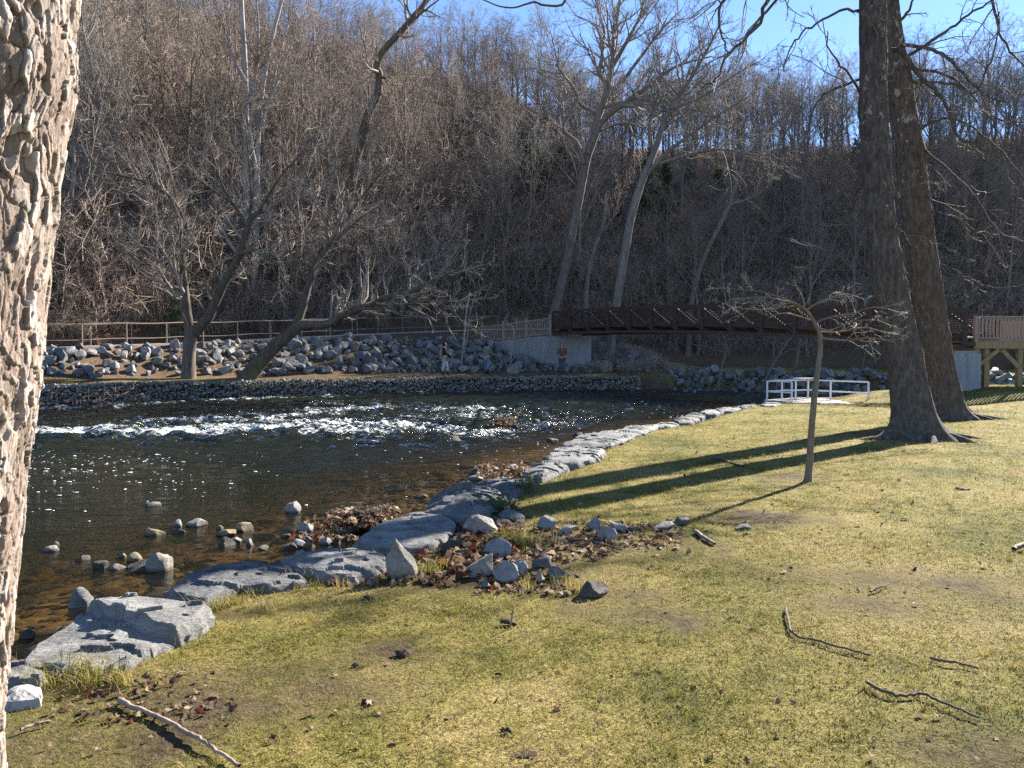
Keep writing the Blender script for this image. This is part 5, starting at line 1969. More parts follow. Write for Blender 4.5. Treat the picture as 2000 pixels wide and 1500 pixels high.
SB = dict(L=1.2, per=1.7, n2=4, n3=3, up=-.035, rmin=.0052)
big_trunk('leaning_trunk_tree', 'nearer of two big leaning trunks on the lawn, with spreading roots', [
    (858, 1742, 1838), (835, 1746, 1830), (800, 1746, 1820), (750, 1741, 1808), (700, 1737, 1799), (650, 1727, 1788), (600, 1717, 1776), (550, 1708, 1765), (500, 1701, 1755), (400, 1692, 1743), (300, 1684, 1734), (200, 1682, 1730), (100, 1682, 1728), (0, 1682, 1727), (-40, 1682, 1725)],
    14.3, 15.15, [
    ([(1722, 112), (1750, 96), (1770, 110), (1790, 140), (1830, 178), (1858, 225), (1868, 262), (1900, 280), (1930, 298)], 15.3, 14.2, .055, .02),
    ([(1724, 150), (1770, 128), (1785, 160), (1815, 160), (1860, 165), (1905, 182), (1925, 140), (1945, 90), (1950, 20)], 15.3, 14.4, .035, .012),
    ([(1684, 190), (1665, 155), (1640, 125), (1618, 92), (1616, 60)], 15.3, 14.4, .03, .010),
    ([(1684, 152), (1640, 170), (1600, 195), (1580, 250), (1560, 300)], 15.3, 14.2, .028, .010),
    ([(1684, 20), (1640, 22), (1590, 50), (1550, 82), (1530, 130)], 15.3, 13.8, .03, .010),
    ([(1684, -60), (1600, -60), (1505, -8), (1480, 50), (1425, 105), (1395, 160), (1370, 170)], 15.3, 13.4, .05, .012),
    ([(1684, -110), (1560, -110), (1440, -20), (1405, 15), (1408, 60), (1420, 100)], 15.3, 13.8, .05, .012),
    ([(1684, -80), (1580, -60), (1490, 30), (1450, 80), (1440, 120)], 15.3, 14.4, .04, .010),
    ([(1742, 440), (1765, 455), (1780, 480)], 15.6, 14.8, .014, .006),
    ([(1690, 420), (1650, 455), (1620, 480), (1600, 520)], 15.5, 14.6, .014, .006),
    ([(1704, 480), (1660, 485), (1610, 500), (1570, 530)], 15.5, 14.6, .014, .006),
    ([(1730, 300), (1745, 350), (1760, 385)], 15.4, 14.9, .016, .006),
    ([(1716, 110), (1712, 60), (1718, 20), (1730, -20)], 14.9, 14.5, .02, .01),
    ], 5, [(.1, 1.0, .35), (3.3, .75, .4), (4.4, .35, .4), (5.4, .5, .35)], SB)
big_trunk('leaning_trunk_tree', 'farther of two big leaning trunks, partly hidden behind the nearer one', [
    (822, 1828, 1890), (800, 1826, 1880), (750, 1820, 1868), (700, 1810, 1858), (650, 1800, 1851), (600, 1790, 1843), (550, 1783, 1836), (500, 1776, 1828), (400, 1763, 1814), (300, 1752, 1802), (200, 1735, 1784), (100, 1728, 1766), (0, 1722, 1752), (-40, 1720, 1746)],
    19.0, 18.4, [
    ([(1740, 88), (1790, 90), (1830, 102), (1870, 130), (1900, 165), (1925, 185), (1960, 200)], 18.4, 17, .05, .015),
    ([(1764, 120), (1800, 92), (1850, 60), (1890, 30), (1930, 5), (1960, -30)], 18.4, 17.2, .045, .015),
    ([(1757, 40), (1775, 20), (1790, -20)], 18.4, 18, .04, .02),
    ([(1790, 280), (1800, 320), (1815, 380), (1826, 420)], 18.4, 17.8, .02, .007),
    ([(1806, 292), (1850, 330), (1900, 380), (1940, 440), (1960, 500), (1975, 540)], 18.4, 16.8, .03, .008),
    ([(1815, 410), (1850, 420), (1890, 440), (1930, 470), (1960, 520)], 18.6, 17.2, .024, .007),
    ([(1800, 250), (1850, 230), (1900, 250), (1960, 300), (2010, 360)], 18.4, 16.5, .035, .01),
    ([(1770, 130), (1860, 150), (1930, 220), (1990, 240), (2050, 210)], 18.4, 16.5, .035, .01),
    ([(1835, 515), (1870, 530), (1900, 560), (1930, 600)], 18.8, 18, .016, .006),
    ([(1840, 560), (1880, 540), (1930, 560), (1985, 560)], 18.8, 17.6, .018, .006),
    ([(1790, 200), (1800, 150), (1795, 100)], 18.4, 18, .02, .01),
    ([(1900, -60), (1940, 10), (1955, 70), (1990, 120), (2030, 140)], 18.4, 15, .04, .01),
    ], 8, [(.0, 1.5, .3), (5.6, .6, .35), (3.6, .4, .4)], SB)

# sapling on the lawn
hero('sapling', 'slender leafless sapling with a bent top and drooping twigs, alone on the lawn', [
    ([(1577, 946), (1581, 900), (1585, 840), (1591, 770), (1598, 715), (1602, 680), (1600, 650), (1592, 632)], 9.3, 9.3, .044, .024),
    ([(1593, 635), (1575, 606), (1550, 592), (1520, 585), (1495, 580), (1462, 582), (1425, 585)], 9.3, 9.0, .019, .004),
    ([(1575, 607), (1540, 590), (1500, 572), (1450, 566), (1400, 562)], 9.3, 9.1, .011, .003),
    ([(1560, 598), (1530, 600), (1480, 605), (1430, 598), (1395, 585)], 9.3, 8.8, .010, .003),
    ([(1596, 640), (1620, 645), (1660, 630), (1700, 625), (1740, 628)], 9.3, 9.0, .014, .003),
    ([(1598, 648), (1640, 648), (1690, 640), (1730, 650), (1765, 655)], 9.3, 9.5, .012, .003),
    ([(1592, 630), (1620, 620), (1660, 612), (1710, 600), (1760, 610)], 9.3, 9.5, .011, .003),
    ([(1590, 628), (1560, 618), (1530, 612), (1500, 622)], 9.3, 9.6, .013, .004),
    ([(1600, 660), (1650, 665), (1700, 660), (1745, 668)], 9.3, 9.1, .013, .004),
    ([(1575, 606), (1600, 590), (1650, 575), (1690, 585)], 9.3, 9.6, .012, .004),
], (mat_bark('sapling_bark', (.10, .08, .06), (.18, .145, .105), (.26, .215, .16), 30, 0.0), TWIG_LITE), 66, dict(per=8, len=(.5, 1.9), n2=4, n3=3, rmin=.0018, L=.26, up=-.01, curv=.16, flat=.5, t0=.2, **{'from': 1}), trunk_sides=12, flare=.5)


# foreground trunk, plated bark in relief
def voronoi(p, seed):
    """F1, F2 and cell random on a jittered lattice, p (N,2)"""
    i = np.floor(p).astype(np.int64)
    f1 = np.full(len(p), 9.0)
    f2 = np.full(len(p), 9.0)
    idr = np.zeros(len(p))
    off = np.zeros((len(p), 2))
    for dx in (-1, 0, 1):
        for dy in (-1, 0, 1):
            cx, cy = i[:, 0] + dx, i[:, 1] + dy
            z0 = np.zeros_like(cx)
            jx, jy, rd = _h(cx, cy, z0, seed), _h(cx, cy, z0 + 1, seed), _h(cx, cy, z0 + 2, seed)
            q = np.stack([cx + .1 + .8 * jx, cy + .1 + .8 * jy], -1) - p
            D = np.abs(q[:, 0]) ** 2 + np.abs(q[:, 1]) ** 2
            D = np.sqrt(D)
            nf = D < f1
            f2 = np.where(nf, f1, np.minimum(f2, D))
            idr = np.where(nf, rd, idr)
            off = np.where(nf[:, None], q, off)
            f1 = np.where(nf, D, f1)
    return f1, f2, idr, off


edge = [(-250, 178), (0, 157), (60, 152), (120, 153), (200, 146), (235, 138), (280, 131), (350, 116), (420, 110), (500, 101), (600, 91), (700, 80), (760, 74), (830, 62), (900, 50), (1000, 42), (1100, 34), (1200, 27), (1300, 18), (1400, 10), (1500, 4), (1800, -8), (2600, -20)]
ev = np.array([q[0] for q in edge], float)
eu = np.array([q[1] for q in edge], float)
TD, TRAD = 1.62, .235
NZ, NA = 860, 520
vz = np.linspace(1900, -260, NZ)
P = np.array([px(u, v, y=TD) for u, v in zip(np.interp(vz, ev, eu), vz)])
th0 = math.atan2(-TD, .95)
an = np.concatenate([np.linspace(-2.0, 1.35, NA - 60), np.linspace(1.35, 2 * math.pi - 2.0, 62)[1:-1]])
NAr = len(an)
tang = np.array([0.86, 0.51])        # where the outline is seen
rad_z = TRAD * (1 + .04 * np.sin(np.linspace(0, 9, NZ)))
cxz = P[:, 0] - rad_z * 1.12
cyz = np.full(NZ, TD - .03)
A_, Z_ = np.meshgrid(an, P[:, 2])
arc = (A_ * TRAD).ravel()
zz_ = Z_.ravel()
q = np.stack([arc / .020, zz_ / .056], -1)
w1 = fbm(np.stack([arc * 9, zz_ * 5, 0 * arc], -1), 3, 3)
w2 = fbm(np.stack([arc * 9, zz_ * 5, 0 * arc + 9], -1), 3, 4)
w3 = fbm(np.stack([arc * 45, zz_ * 22, 0 * arc + 5], -1), 3, 14)
q = q + np.stack([w1 * 2.2 + w3 * .5, w2 * 1.6 + w3 * .5], -1)
f1, f2, idr, off = voronoi(q, 9)
crack = np.clip(1 - (f2 - f1) / .12, 0, 1) * (.35 + .65 * (fbm(np.stack([arc * 14, zz_ * 8, 0 * arc + 2], -1), 3, 44) > -.05))
plate = np.round(idr * 4) / 4 * .013 + (off[:, 1] * .007 + off[:, 0] * .006) * (idr - .25)
g1, g2, idr2, off2 = voronoi(q * [2.3, 2.0] + 40, 19)
fine = fbm(np.stack([arc * 130, zz_ * 60, 0 * arc], -1), 4, 8)
holes = np.clip((fbm(np.stack([arc * 26, zz_ * 11, 0 * arc + 3], -1), 2, 77) - .34) / .12, 0, 1)
disp = plate + .005 * np.round(idr2 * 3) / 3 - .010 * crack - .016 * holes - .002 * np.clip(1 - (g2 - g1) / .15, 0, 1) + .0028 * fine + .016 * fbm(np.stack([arc * 3, zz_ * 2.4, 0 * arc], -1), 3, 6)
disp = disp * .62 + .0018 * fbm(np.stack([arc * 70, zz_ * 18, 0 * arc + 4], -1), 3, 88)
RR = rad_z[:, None] + disp.reshape(NZ, NAr)
V = np.stack([cxz[:, None] + RR * np.cos(an)[None], cyz[:, None] + RR * np.sin(an)[None], Z_], -1).reshape(-1, 3)
i = np.arange(NZ - 1)[:, None] * NAr
j = np.arange(NAr)[None]
Qd = np.stack([i + j, i + (j + 1) % NAr, i + NAr + (j + 1) % NAr, i + NAr + j], -1).reshape(-1, 4)
tb = np.array([cxz[0], cyz[0], 0.0])
tme = make_mesh('trunk', V - tb, Qd)
attr(tme, 'cell', np.clip(.55 * idr + .45 * idr2, 0, 1))
attr(tme, 'crack', crack)
ft = obj('foreground_tree', None, loc=tb, label='foreground trunk with pale flaking plated bark, close up at the picture edge', cat='tree')
obj('trunk', tme, mat_platebark(), parent=ft)
g = Geo()
zt = V[:, 2].max()
zb = V[:, 2].min()
zl = np.array([-.4, -.15, .05, zb + .03])
g.tubes(np.stack([np.full(4, cxz[0] - .01), np.full(4, cyz[0]), zl], -1) - tb, np.array([.46, .36, .29, .235]), 24)
obj('trunk_base', g.mesh('trunk_base'), BARK_PALE, parent=ft)
g = Geo()
zl = np.linspace(zt - .03, zt + 4.5, 8)
g.tubes(np.stack([cxz[-1] + .12 * (zl - zt), np.full(8, cyz[-1]), zl], -1) - tb, np.linspace(.235, .13, 8), 20)
Pl = crom(np.array([(cxz[-1] + .3, cyz[-1], zt + 1.6), (-.6, 3.0, 5.1), (.0, 4.5, 4.72), (.18, 5.5, 4.1)]), 16)
g.tubes(Pl - tb, np.linspace(.09, .02, 16), 8)
obj('upper_limb', g.mesh('upper_limb'), BARK_DARK, parent=ft)
g = Geo()
y_ = 5.6
tw = crom(np.array([px(*q_, y=y_) for q_ in ((1105, -30), (1100, 8), (1062, 10), (1045, 4), (1028, 8), (1003, 15), (975, 12), (950, 2), (925, -8))]), 30)
g.tubes(tw - tb, np.linspace(.010, .004, 30), 6)
tw2 = crom(np.vstack([Pl[-1], px(1130, -40, y=y_), tw[0]]), 10)
g.tubes(tw2 - tb, np.linspace(.02, .010, 10), 6)
obj('overhanging_twig', g.mesh('overhanging_twig'), BARK_DARK, parent=ft)

# ------------------------------------------------------------------ undergrowth on the hill
BRUSH = mat_simple('brush_stems', (.315, .245, .195), .85, .35, 3, .1, objvar=.7)
ug = []
for k in range(5):
    g_ = np.random.default_rng(400 + k)
    n = 44
    p0 = np.stack([g_.normal(size=n) * .8, g_.normal(size=n) * .8, np.full(n, -.15)], -1)
    hgt = g_.uniform(.7, 2.4, n)
    dr_ = g_.normal(size=(n, 2)) * .35
    s_ = np.linspace(0, 1, 6)
    st = np.stack([p0[:, None, 0] + dr_[:, None, 0] * hgt[:, None] * s_ ** 1.6, p0[:, None, 1] + dr_[:, None, 1] * hgt[:, None] * s_ ** 1.6, p0[:, None, 2] + hgt[:, None] * s_ * (1 - .18 * s_ * np.hypot(dr_[:, 0], dr_[:, 1])[:, None])], -1)
    st[:, 1:] += g_.normal(size=st[:, 1:].shape) * .035
    rd = np.linspace(.013, .006, 6)[None] * g_.uniform(.6, 1.3, (n, 1))
    g = Geo()
    g.tubes(st, rd, 3)
    l1, r1 = branch(g_, st, rd, 6, .2, 1, .8, (.25, .55), .7, 4, .2, .04, .5)
    g.tubes(l1, np.maximum(r1, .005), 3)
    l2, _ = branch(g_, l1, r1, 5, .1, 1, .7, (.4, .8), .7, 2, .2, .02, .5, lmin=.15)
    g.spikes(l2, np.full(len(l2), .006))
    me = g.mesh('brush_clump')
    me.materials.append(BRUSH)
    ug.append(me)
r = np.random.default_rng(12)
x = r.uniform(-70, 75, 44000)
y = r.uniform(26, 108, 44000)
z, s_, p_, _ = far_all(x, y)
cl = n2(x, y, .16, 3, 60)
k = (p_ > 2.1) & (p_ < 58) & (x / y > -.82) & (x / y < .72) & (r.random(len(x)) < .52 + .6 * cl)
k &= ~((x > 8) & (p_ < 2.5))
# weeds between the boulders right of the abutment and along the bench
k2 = (p_ < -2) & (s_ > 2.0) & (x > 3.2) & (x < 10) & (r.random(len(x)) < .35)
kk = k | k2
n = kk.sum()
print('undergrowth', n)
scatter('undergrowth', ug, np.stack([x, y, z], -1)[kk], np.stack([r.normal(size=n) * .15, r.normal(size=n) * .15, r.uniform(0, 6.28, n)], -1), np.where(k2[kk], .32, r.uniform(.6, 1.35, n) * np.interp(x[kk], [-12, 6], [1.9, 1.35]) * np.interp(p_[kk], [2, 5.5], [.22, 1])), r.integers(0, 5, n))

# ------------------------------------------------------------------ grass
BLADE = mat_blade()


def grass_proto(seed, n, h, spread, lean, w):
    g_ = np.random.default_rng(seed)
    g = Geo()
    a = g_.uniform(0, 6.283, n)
    b = np.stack([g_.normal(size=n) * spread, g_.normal(size=n) * spread, np.full(n, -.006)], -1)
    L = h * g_.uniform(.5, 1.3, n)
    ln = np.abs(g_.normal(lean, .35, n))
    d = np.stack([np.cos(a) * np.sin(ln), np.sin(a) * np.sin(ln), np.cos(ln)], -1)
    d2 = np.stack([np.cos(a + .3) * np.sin(ln + .6), np.sin(a + .3) * np.sin(ln + .6), np.cos(ln + .6)], -1)
    sdv = np.stack([-np.sin(a), np.cos(a), 0 * a], -1) * w
    m_ = b + d * L[:, None] * .55
    t_ = m_ + d2 * L[:, None] * .45
    V = np.stack([b - sdv, b + sdv, m_ + sdv * .75, m_ - sdv * .75, t_], 1)
    i = np.arange(n)[:, None] * 5
    g.add(V.reshape(-1, 3), i + np.array([[0, 1, 2, 3]]), i + np.array([[3, 2, 4]]))
    me = g.mesh('grass_clump')
    me.materials.append(BLADE)
    return me


gp = [grass_proto(1, 17, .032, .022, .95, .0014), grass_proto(2, 17, .038, .024, 1.1, .0015), grass_proto(3, 16, .030, .026, 1.3, .0016), grass_proto(4, 12, .044, .02, .8, .0014),
      grass_proto(5, 34, .16, .035, .5, .0022)]
P_, S_, I_ = [], [], []
r = np.random.default_rng(21)
for (y0, y1, dens, sc) in ((1.9, 4.2, 1500, 1.0), (4.2, 7, 1000, 1.1), (7, 12, 420, 1.35), (12, 19, 170, 1.7), (19, 31, 75, 2.2)):
    A = (y1 - y0) * 1.5 * (y1 + y0) / 2
    n = int(A * dens)
    y = np.sqrt(r.uniform(y0 * y0, y1 * y1, n))
    x = y * r.uniform(-.75, .75, n)
    s_ = near_s(x, y)
    b = bare_mask(x, y)
    pt = n2(x, y, 1.2, 3, 33)
    k = (s_ > .45) & (r.random(n) < np.clip(1.05 - b * .95, .02, 1)) & (r.random(n) < .85 + .5 * pt)
    x, y, b = x[k], y[k], b[k]
    P_.append(np.stack([x, y, near_h(x, y)], -1))
    i_ = r.choice(5, len(x), p=[.29, .29, .25, .15, .02])
    S_.append(sc * r.uniform(.55, 1.4, len(x)) * (1 - .35 * b) * np.where(i_ == 4, .30, 1))
    I_.append(i_)
# taller tufts by the slabs
for (u, v, n, rd) in ((440, 1150, 26, .16), (430, 1180, 14, .10), (112, 1330, 18, .10), (190, 1335, 10, .09), (1012, 1062, 16, .10), (1005, 1050, 8, .06), (600, 1140, 10, .2), (505, 1128, 10, .12), (960, 1000, 10, .1), (830, 1120, 10, .12), (1110, 1145, 8, .12)):
    c = px(u, v, z=0)
    x = c[0] + r.normal(size=n) * rd
    y = c[1] + r.normal(size=n) * rd * .6
    P_.append(np.stack([x, y, np.maximum(near_h(x, y), -.05)], -1))
    S_.append(r.uniform(.5, 1.0, n))
    I_.append(np.full(n, 4))
P_, S_, I_ = np.concatenate(P_), np.concatenate(S_), np.concatenate(I_)
n = len(P_)
print('grass', n)
scatter('grass', gp, P_, np.stack([r.normal(size=n) * .12, r.normal(size=n) * .12, r.uniform(0, 6.283, n)], -1), S_, I_)
# dry grass on the bench above the gabions and on the far lawn
x = r.uniform(-22, 34, 60000)
y = r.uniform(28, 60, 60000)
z, s_, p_, _ = far_all(x, y)
k = (np.abs(x / y) < .75) & (((s_ > .75) & (s_ < 1.7) & (x < 10)) | ((x > 9) & (s_ > 1.4) & (p_ < -1))) & (r.random(len(x)) < .8)
n = k.sum()
scatter('bank_grass', gp[:4], np.stack([x, y, z], -1)[k], np.stack([r.normal(size=n) * .12, r.normal(size=n) * .12, r.uniform(0, 6.283, n)], -1), r.uniform(2, 3.5, n), r.integers(0, 4, n))

# ------------------------------------------------------------------ fallen leaves
LEAF_B = mat_leaf('brown_leaf', [(0, (.07, .042, .028)), (.4, (.15, .095, .06)), (.75, (.26, .18, .12)), (1, (.40, .31, .22))])
LEAF_R = mat_leaf('red_leaf', [(0, (.08, .022, .015)), (.6, (.19, .05, .028)), (1, (.26, .11, .05))])


def leaf_mesh(seed, mat):
    g_ = np.random.default_rng(seed)
    n = 12
    a = np.arange(n) / n * 2 * np.pi
    R = .5 * (1 + .35 * np.cos(a * 5 + .5) * (np.arange(n) % 2 * .8 + .3)) * g_.uniform(.8, 1.15, n)
    z = .25 * np.sin(a * 2 + seed) * R + .12 * g_.normal(size=n)
    V = np.vstack([np.stack([R * np.cos(a), R * np.sin(a) * .8, z], -1), [[0, 0, -.05]]])
    me = make_mesh('leaf', V, None, [[i, (i + 1) % n, n] for i in range(n)], True)
    me.materials.append(mat)
    return me


lv = [leaf_mesh(k, LEAF_B if k < 5 else LEAF_R) for k in range(7)]
P_, I_, S_ = [], [], []


def leaves(u0, u1, v0, v1, n, z=0.0, red=.12, sz=.06, lift=.02):
    u, v = r.uniform(u0, u1, n), r.uniform(v0, v1, n)
    c = np.array([px(a, b, z=z) for a, b in zip(u, v)])
    h = np.maximum(near_h(c[:, 0], c[:, 1]), z if z < -.2 else -9) + lift * r.uniform(.2, 1.2, n)
    P_.append(np.stack([c[:, 0], c[:, 1], h], -1))
    I_.append(np.where(r.random(n) < red, r.integers(5, 7, n), r.integers(0, 5, n)))
    S_.append(sz * r.uniform(.5, 1.3, n))


leaves(880, 1010, 1030, 1130, 280, red=.15, sz=.075, lift=.05)
leaves(760, 900, 1060, 1145, 180, red=.1, sz=.07, lift=.03)
leaves(1000, 1190, 1020, 1100, 280, red=.05, sz=.06)
leaves(1150, 1330, 1020, 1075, 220, red=.06, sz=.055)
leaves(930, 1130, 1120, 1160, 160, red=.15, sz=.05)
leaves(900, 1020, 985, 1015, 120, red=.2, sz=.08, lift=.08)
leaves(560, 780, 1128, 1145, 60, red=.15, sz=.06)
leaves(640, 780, 1005, 1040, 240, z=WATER + .03, red=.02, sz=.075, lift=.10)
leaves(660, 740, 1008, 1036, 150, z=WATER + .06, red=.02, sz=.075, lift=.10)
leaves(570, 720, 1010, 1060, 120, z=WATER + .01, red=.05, sz=.06, lift=.03)
leaves(930, 1040, 905, 940, 160, z=WATER + .02, red=.05, sz=.08, lift=.08)
leaves(962, 1008, 832, 842, 70, z=WATER + .05, red=.0, sz=.10, lift=.22)
leaves(100, 460, 1320, 1420, 130, red=.02, sz=.035)
leaves(60, 2000, 1130, 1500, 130, red=.02, sz=.028)
leaves(1100, 2000, 860, 1130, 110, red=.03, sz=.05)
P_, S_, I_ = np.concatenate(P_), np.concatenate(S_), np.concatenate(I_)
n = len(P_)
scatter('fallen_leaves', lv, P_, np.stack([r.normal(size=n) * .5, r.normal(size=n) * .5, r.uniform(0, 6.283, n)], -1), S_, I_)

# heap of brush caught in the rapids and a heap of leaves at the bank
for (u, v, w, h, lab, sd_) in ((985, 842, 56, 26, 'brown heap of brush and leaves caught on a rock in the rapids', 5), (706, 1036, 112, 40, 'dark heap of wet leaves and twigs washed up against the thick slab', 6)):
    b = px(u, v, z=WATER)
    me = rock_mesh('debris_mound', sd_, 4, (w * b[1] / F, w * b[1] / F * .7, h * b[1] / F * 1.3), cuts=4, rough=.35)
    mo = obj('debris_heap', me, mat_simple('wet_debris', (.06, .042, .03), .9, .5, 14, .8), loc=(b[0], b[1] + .15, WATER + h * b[1] / F * .25), label=lab, cat='debris heap')
    g_ = np.random.default_rng(sd_)
    g = Geo()
    W = w * b[1] / F * .5
    n = 160
    p0 = np.stack([g_.normal(size=n) * W * .45, g_.normal(size=n) * W * .3, np.abs(g_.normal(size=n)) * h * b[1] / F * .35], -1)
    d = g_.normal(size=(n, 3)) * (1, 1, .35)
    d /= np.linalg.norm(d, axis=1, keepdims=True)
    g.tubes(np.stack([p0 - d * W * .25, p0 + g_.normal(size=(n, 3)) * .02, p0 + d * W * .3], 1), np.full((n, 3), .004 * b[1] / 8), 3)
    obj('twigs', g.mesh('twigs'), DEADDARK, parent=mo, kind='stuff')

# stones of the river bed showing through the water
r = np.random.default_rng(31)
bs = []
for k in range(6):
    me = rock_mesh('bed_stone', 820 + k, 2, (1, .8, .34), cuts=7, rough=.06)
    me.materials.append((TANST, STONE, mat_simple('bed_brown', (.15, .10, .045), .8, .4, 9, .3, objvar=.6))[(0, 2, 2, 1, 2, 0)[k]])
    bs.append(me)
n = 9000
y = np.sqrt(r.uniform(4.5 ** 2, 15 ** 2, n))
x = y * r.uniform(-.72, .12, n)
s_ = near_s(x, y)
k = (s_ < .1) & (s_ > -6.0) & (r.random(n) < np.exp(np.clip(s_, -9, 0) / 3.5))
x, y = x[k], y[k]
n = len(x)
zb = near_h(x, y)
sz = np.exp(r.normal(-2.5, .55, n))
scatter('river_stones', bs, np.stack([x, y, np.minimum(zb + .05 * sz, WATER - .0 + r.normal(size=n) * .01 - .10 * sz)], -1), np.stack([r.normal(size=n) * .15, r.normal(size=n) * .15, r.uniform(0, 6.283, n)], -1), sz, r.integers(0, 6, n))

# white flecks on the river: foam, and sun sparkle painted as white bits
fl = []
r = np.random.default_rng(41)
for k in range(2):
    V, T = ICO[2]
    me = make_mesh('foam_sparkle_fleck', V * (1, .6, .14), None, T, True)
    me.materials.append(mat_simple('foam_sparkle_white', (.82, .84, .84), .4, .05, 9, .05))
    fl.append(me)
u = np.concatenate([np.abs(r.normal(0, 230, 230)) + 45, r.uniform(60, 900, 200), r.uniform(80, 700, 160), r.normal(880, 280, 1500)])
v = np.concatenate([870 + np.abs(r.normal(0, 55, 230)), r.normal(868, 22, 200), r.uniform(800, 835, 160), r.normal(815, 27, 1500)])
fs = np.concatenate([np.full(230, -4.05), np.full(200, -4.0), np.full(160, -3.9), np.full(1500, -3.75)])
ok_ = v > 766
u, v, fs = u[ok_], v[ok_], fs[ok_]
c = np.array([px(a, b, z=WATER) for a, b in zip(u, v)])
k = near_s(c[:, 0], c[:, 1]) < -.8
c = c[k]
fs = fs[k]
n = len(c)
scatter('foam_sparkle_flecks', fl, c + (0, 0, .012), np.stack([np.zeros(n)] * 2 + [r.uniform(0, 6, n)], -1), np.exp(r.normal(0, .4, n) + fs), r.integers(0, 2, n))

# ------------------------------------------------------------------ fallen sticks and crumbs on the lawn
for k, (pix, ra, rb, m_, lab) in enumerate([
    ([(232, 1366), (262, 1382), (300, 1396), (345, 1420), (385, 1440), (425, 1464), (468, 1492)], .0115, .0065, DEADWOOD, 'long pale fallen branch lying on the grass near the foreground trunk'),
    ([(1535, 1184), (1540, 1210), (1552, 1236), (1590, 1246), (1640, 1262), (1700, 1276)], .008, .005, DEADDARK, 'thin hooked stick lying on the open lawn'),
    ([(1692, 1328), (1722, 1346), (1762, 1354), (1800, 1352), (1850, 1374), (1912, 1398)], .009, .005, DEADDARK, 'dark crooked stick lying below the hooked stick'),
    ([(1818, 1284), (1850, 1292), (1880, 1294), (1912, 1302)], .008, .005, DEADDARK, 'short dark stick between the hooked and crooked sticks'),
    ([(1394, 894), (1412, 898), (1432, 904), (1452, 910)], .022, .012, DEADDARK, 'dead branch lying across the upper trunk shadow'),
    ([(1358, 1034), (1374, 1046), (1396, 1058)], .020, .013, DEADWOOD, 'short pale stick beside the sapling shadow'),
    ([(1102, 1052), (1140, 1054), (1180, 1062), (1212, 1072)], .011, .006, DEADDARK, 'curved twig lying among the leaves of the rock cluster'),
    ([(1980, 1068), (1990, 1062), (2004, 1056)], .016, .012, DEADWOOD, 'stub of a pale stick at the far edge of the lawn'),
    ([(448, 1166), (462, 1152), (476, 1136)], .008, .004, DEADWOOD, 'dry stem poking from the grass tuft by the dark blue slab'),
    ([(1700, 1150), (1718, 1144), (1736, 1136)], .007, .004, DEADDARK, 'tiny stick on the bare patch of the lawn'),
    ([(40, 1425), (70, 1415), (100, 1408)], .007, .004, DEADWOOD, 'short straw-coloured stick beside the foreground trunk'),
]):
    P = np.array([px(a, b, z=.03) for a, b in pix])
    P[:, 2] = near_h(P[:, 0], P[:, 1]) + .020 + .004 * np.sin(np.arange(len(P)) * 1.9)
    P = crom(P, 5 * len(P))
    g_ = np.random.default_rng(k)
    P[1:-1] += g_.normal(size=P[1:-1].shape) * .0025
    g = Geo()
    R = np.linspace(ra, rb, len(P)) * (1 + .06 * g_.normal(size=len(P)))
    g.tubes(P - P[0], R, 8)
    l1, r1 = branch(g_, (P - P[0])[None], R[None], 3, .3, .95, .6, (.08, .16), .5, 4, .1, 0, .5)
    g.tubes(l1, r1, 5)
    obj('fallen_branch', g.mesh('fallen_branch'), m_, loc=P[0], label=lab, cat='stick', group='sticks fallen on the lawn')
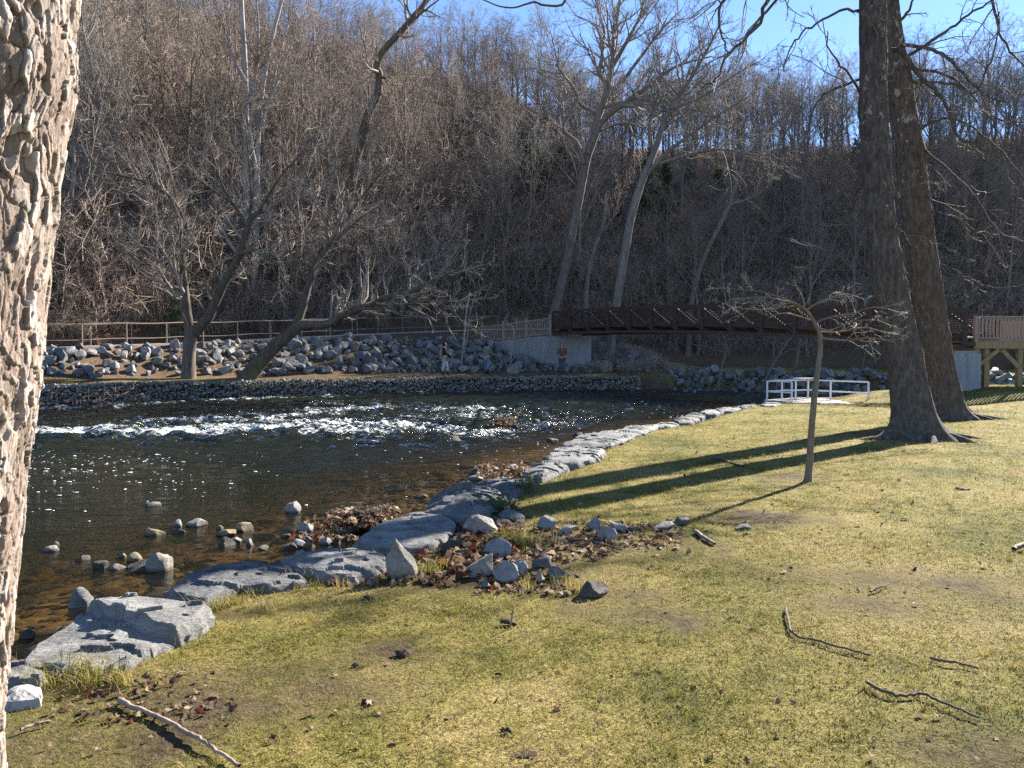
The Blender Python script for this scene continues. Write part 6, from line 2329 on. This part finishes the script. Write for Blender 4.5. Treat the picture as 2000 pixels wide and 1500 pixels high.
for k, (u, v, w, h, lab) in enumerate([
    (993, 1222, 34, 20, 'dark clod with a pale upright splinter in the middle of the lawn'), (786, 1284, 36, 24, 'dark crumbled bark lying on a worn patch of grass'), (722, 1376, 34, 16, 'dark bark chip with a pale edge low on the lawn'),
    (994, 1436, 20, 24, 'brown bark scrap standing in the grass near the bottom of the lawn'), (1024, 1484, 56, 14, 'dark flat bark piece lowest on the lawn'), (692, 1303, 16, 12, 'small dark clod left of the crumbled bark'),
    (973, 1319, 16, 8, 'small dark chip in the straw grass'), (722, 1170, 26, 10, 'reddish crumb of bark in front of the rough pale slab'), (1290, 1318, 12, 8, 'tiny reddish chip right of the straw grass'), (1885, 958, 36, 8, 'broken dark twigs on the lawn right of the sapling')]):
    rock_at('bark_piece', u, v, w, h * .62, 0.0, 600 + k, DIRTM, lab, cat='bark piece', group='bark pieces on the lawn', deep=.6, sub=3, sink=.15, tilt=(0, .2 * math.sin(k)))
b = px(997, 1206, z=.06)
g = Geo()
g.tubes([(0, 0, -.05), (.01, 0, .02), (.018, 0, .06)], [.006, .005, .002], 5)
obj('splinter', g.mesh('splinter'), DEADWOOD, loc=b, label='pale splinter of wood sticking up from the dark clod', cat='splinter')

# leafy green weed between the slabs and the shadow
LEAF_G = mat_leaf('weed_leaf', [(0, (.07, .10, .02)), (.6, (.15, .18, .035)), (1, (.28, .27, .06))])
g_ = np.random.default_rng(3)
for (u, v, rd, lab) in ((972, 1003, .16, 'yellow-green leafy weed growing beside the dark ridged slab'), (1035, 958, .12, 'small green weed at the top of the lawn edge by the ridged slabs')):
    c = px(u, v, z=0.02)
    V, T, nV = [], [], 0
    gs, gl_ = Geo(), Geo()
    for k in range(70):
        p0 = np.array([g_.normal() * rd * .6, g_.normal() * rd * .4, 0])
        p1 = p0 + np.array([g_.normal() * .05, g_.normal() * .05, g_.uniform(.05, .2)])
        gs.tubes([p0, p1], [.003, .002], 3)
        for q in range(4):
            a = g_.uniform(0, 6.28)
            d = np.array([math.cos(a), math.sin(a), g_.uniform(-.2, .5)])
            s2 = np.array([-math.sin(a), math.cos(a), 0])
            L = g_.uniform(.02, .045)
            gl_.add([p1, p1 + d * L * .5 + s2 * L * .35, p1 + d * L, p1 + d * L * .5 - s2 * L * .35], [[0, 1, 2, 3]])
    t = obj('weed', gs.mesh('weed'), LEAF_G, loc=c, label=lab, cat='weed')
    obj('leaves', gl_.mesh('leaves'), LEAF_G, parent=t, kind='stuff')
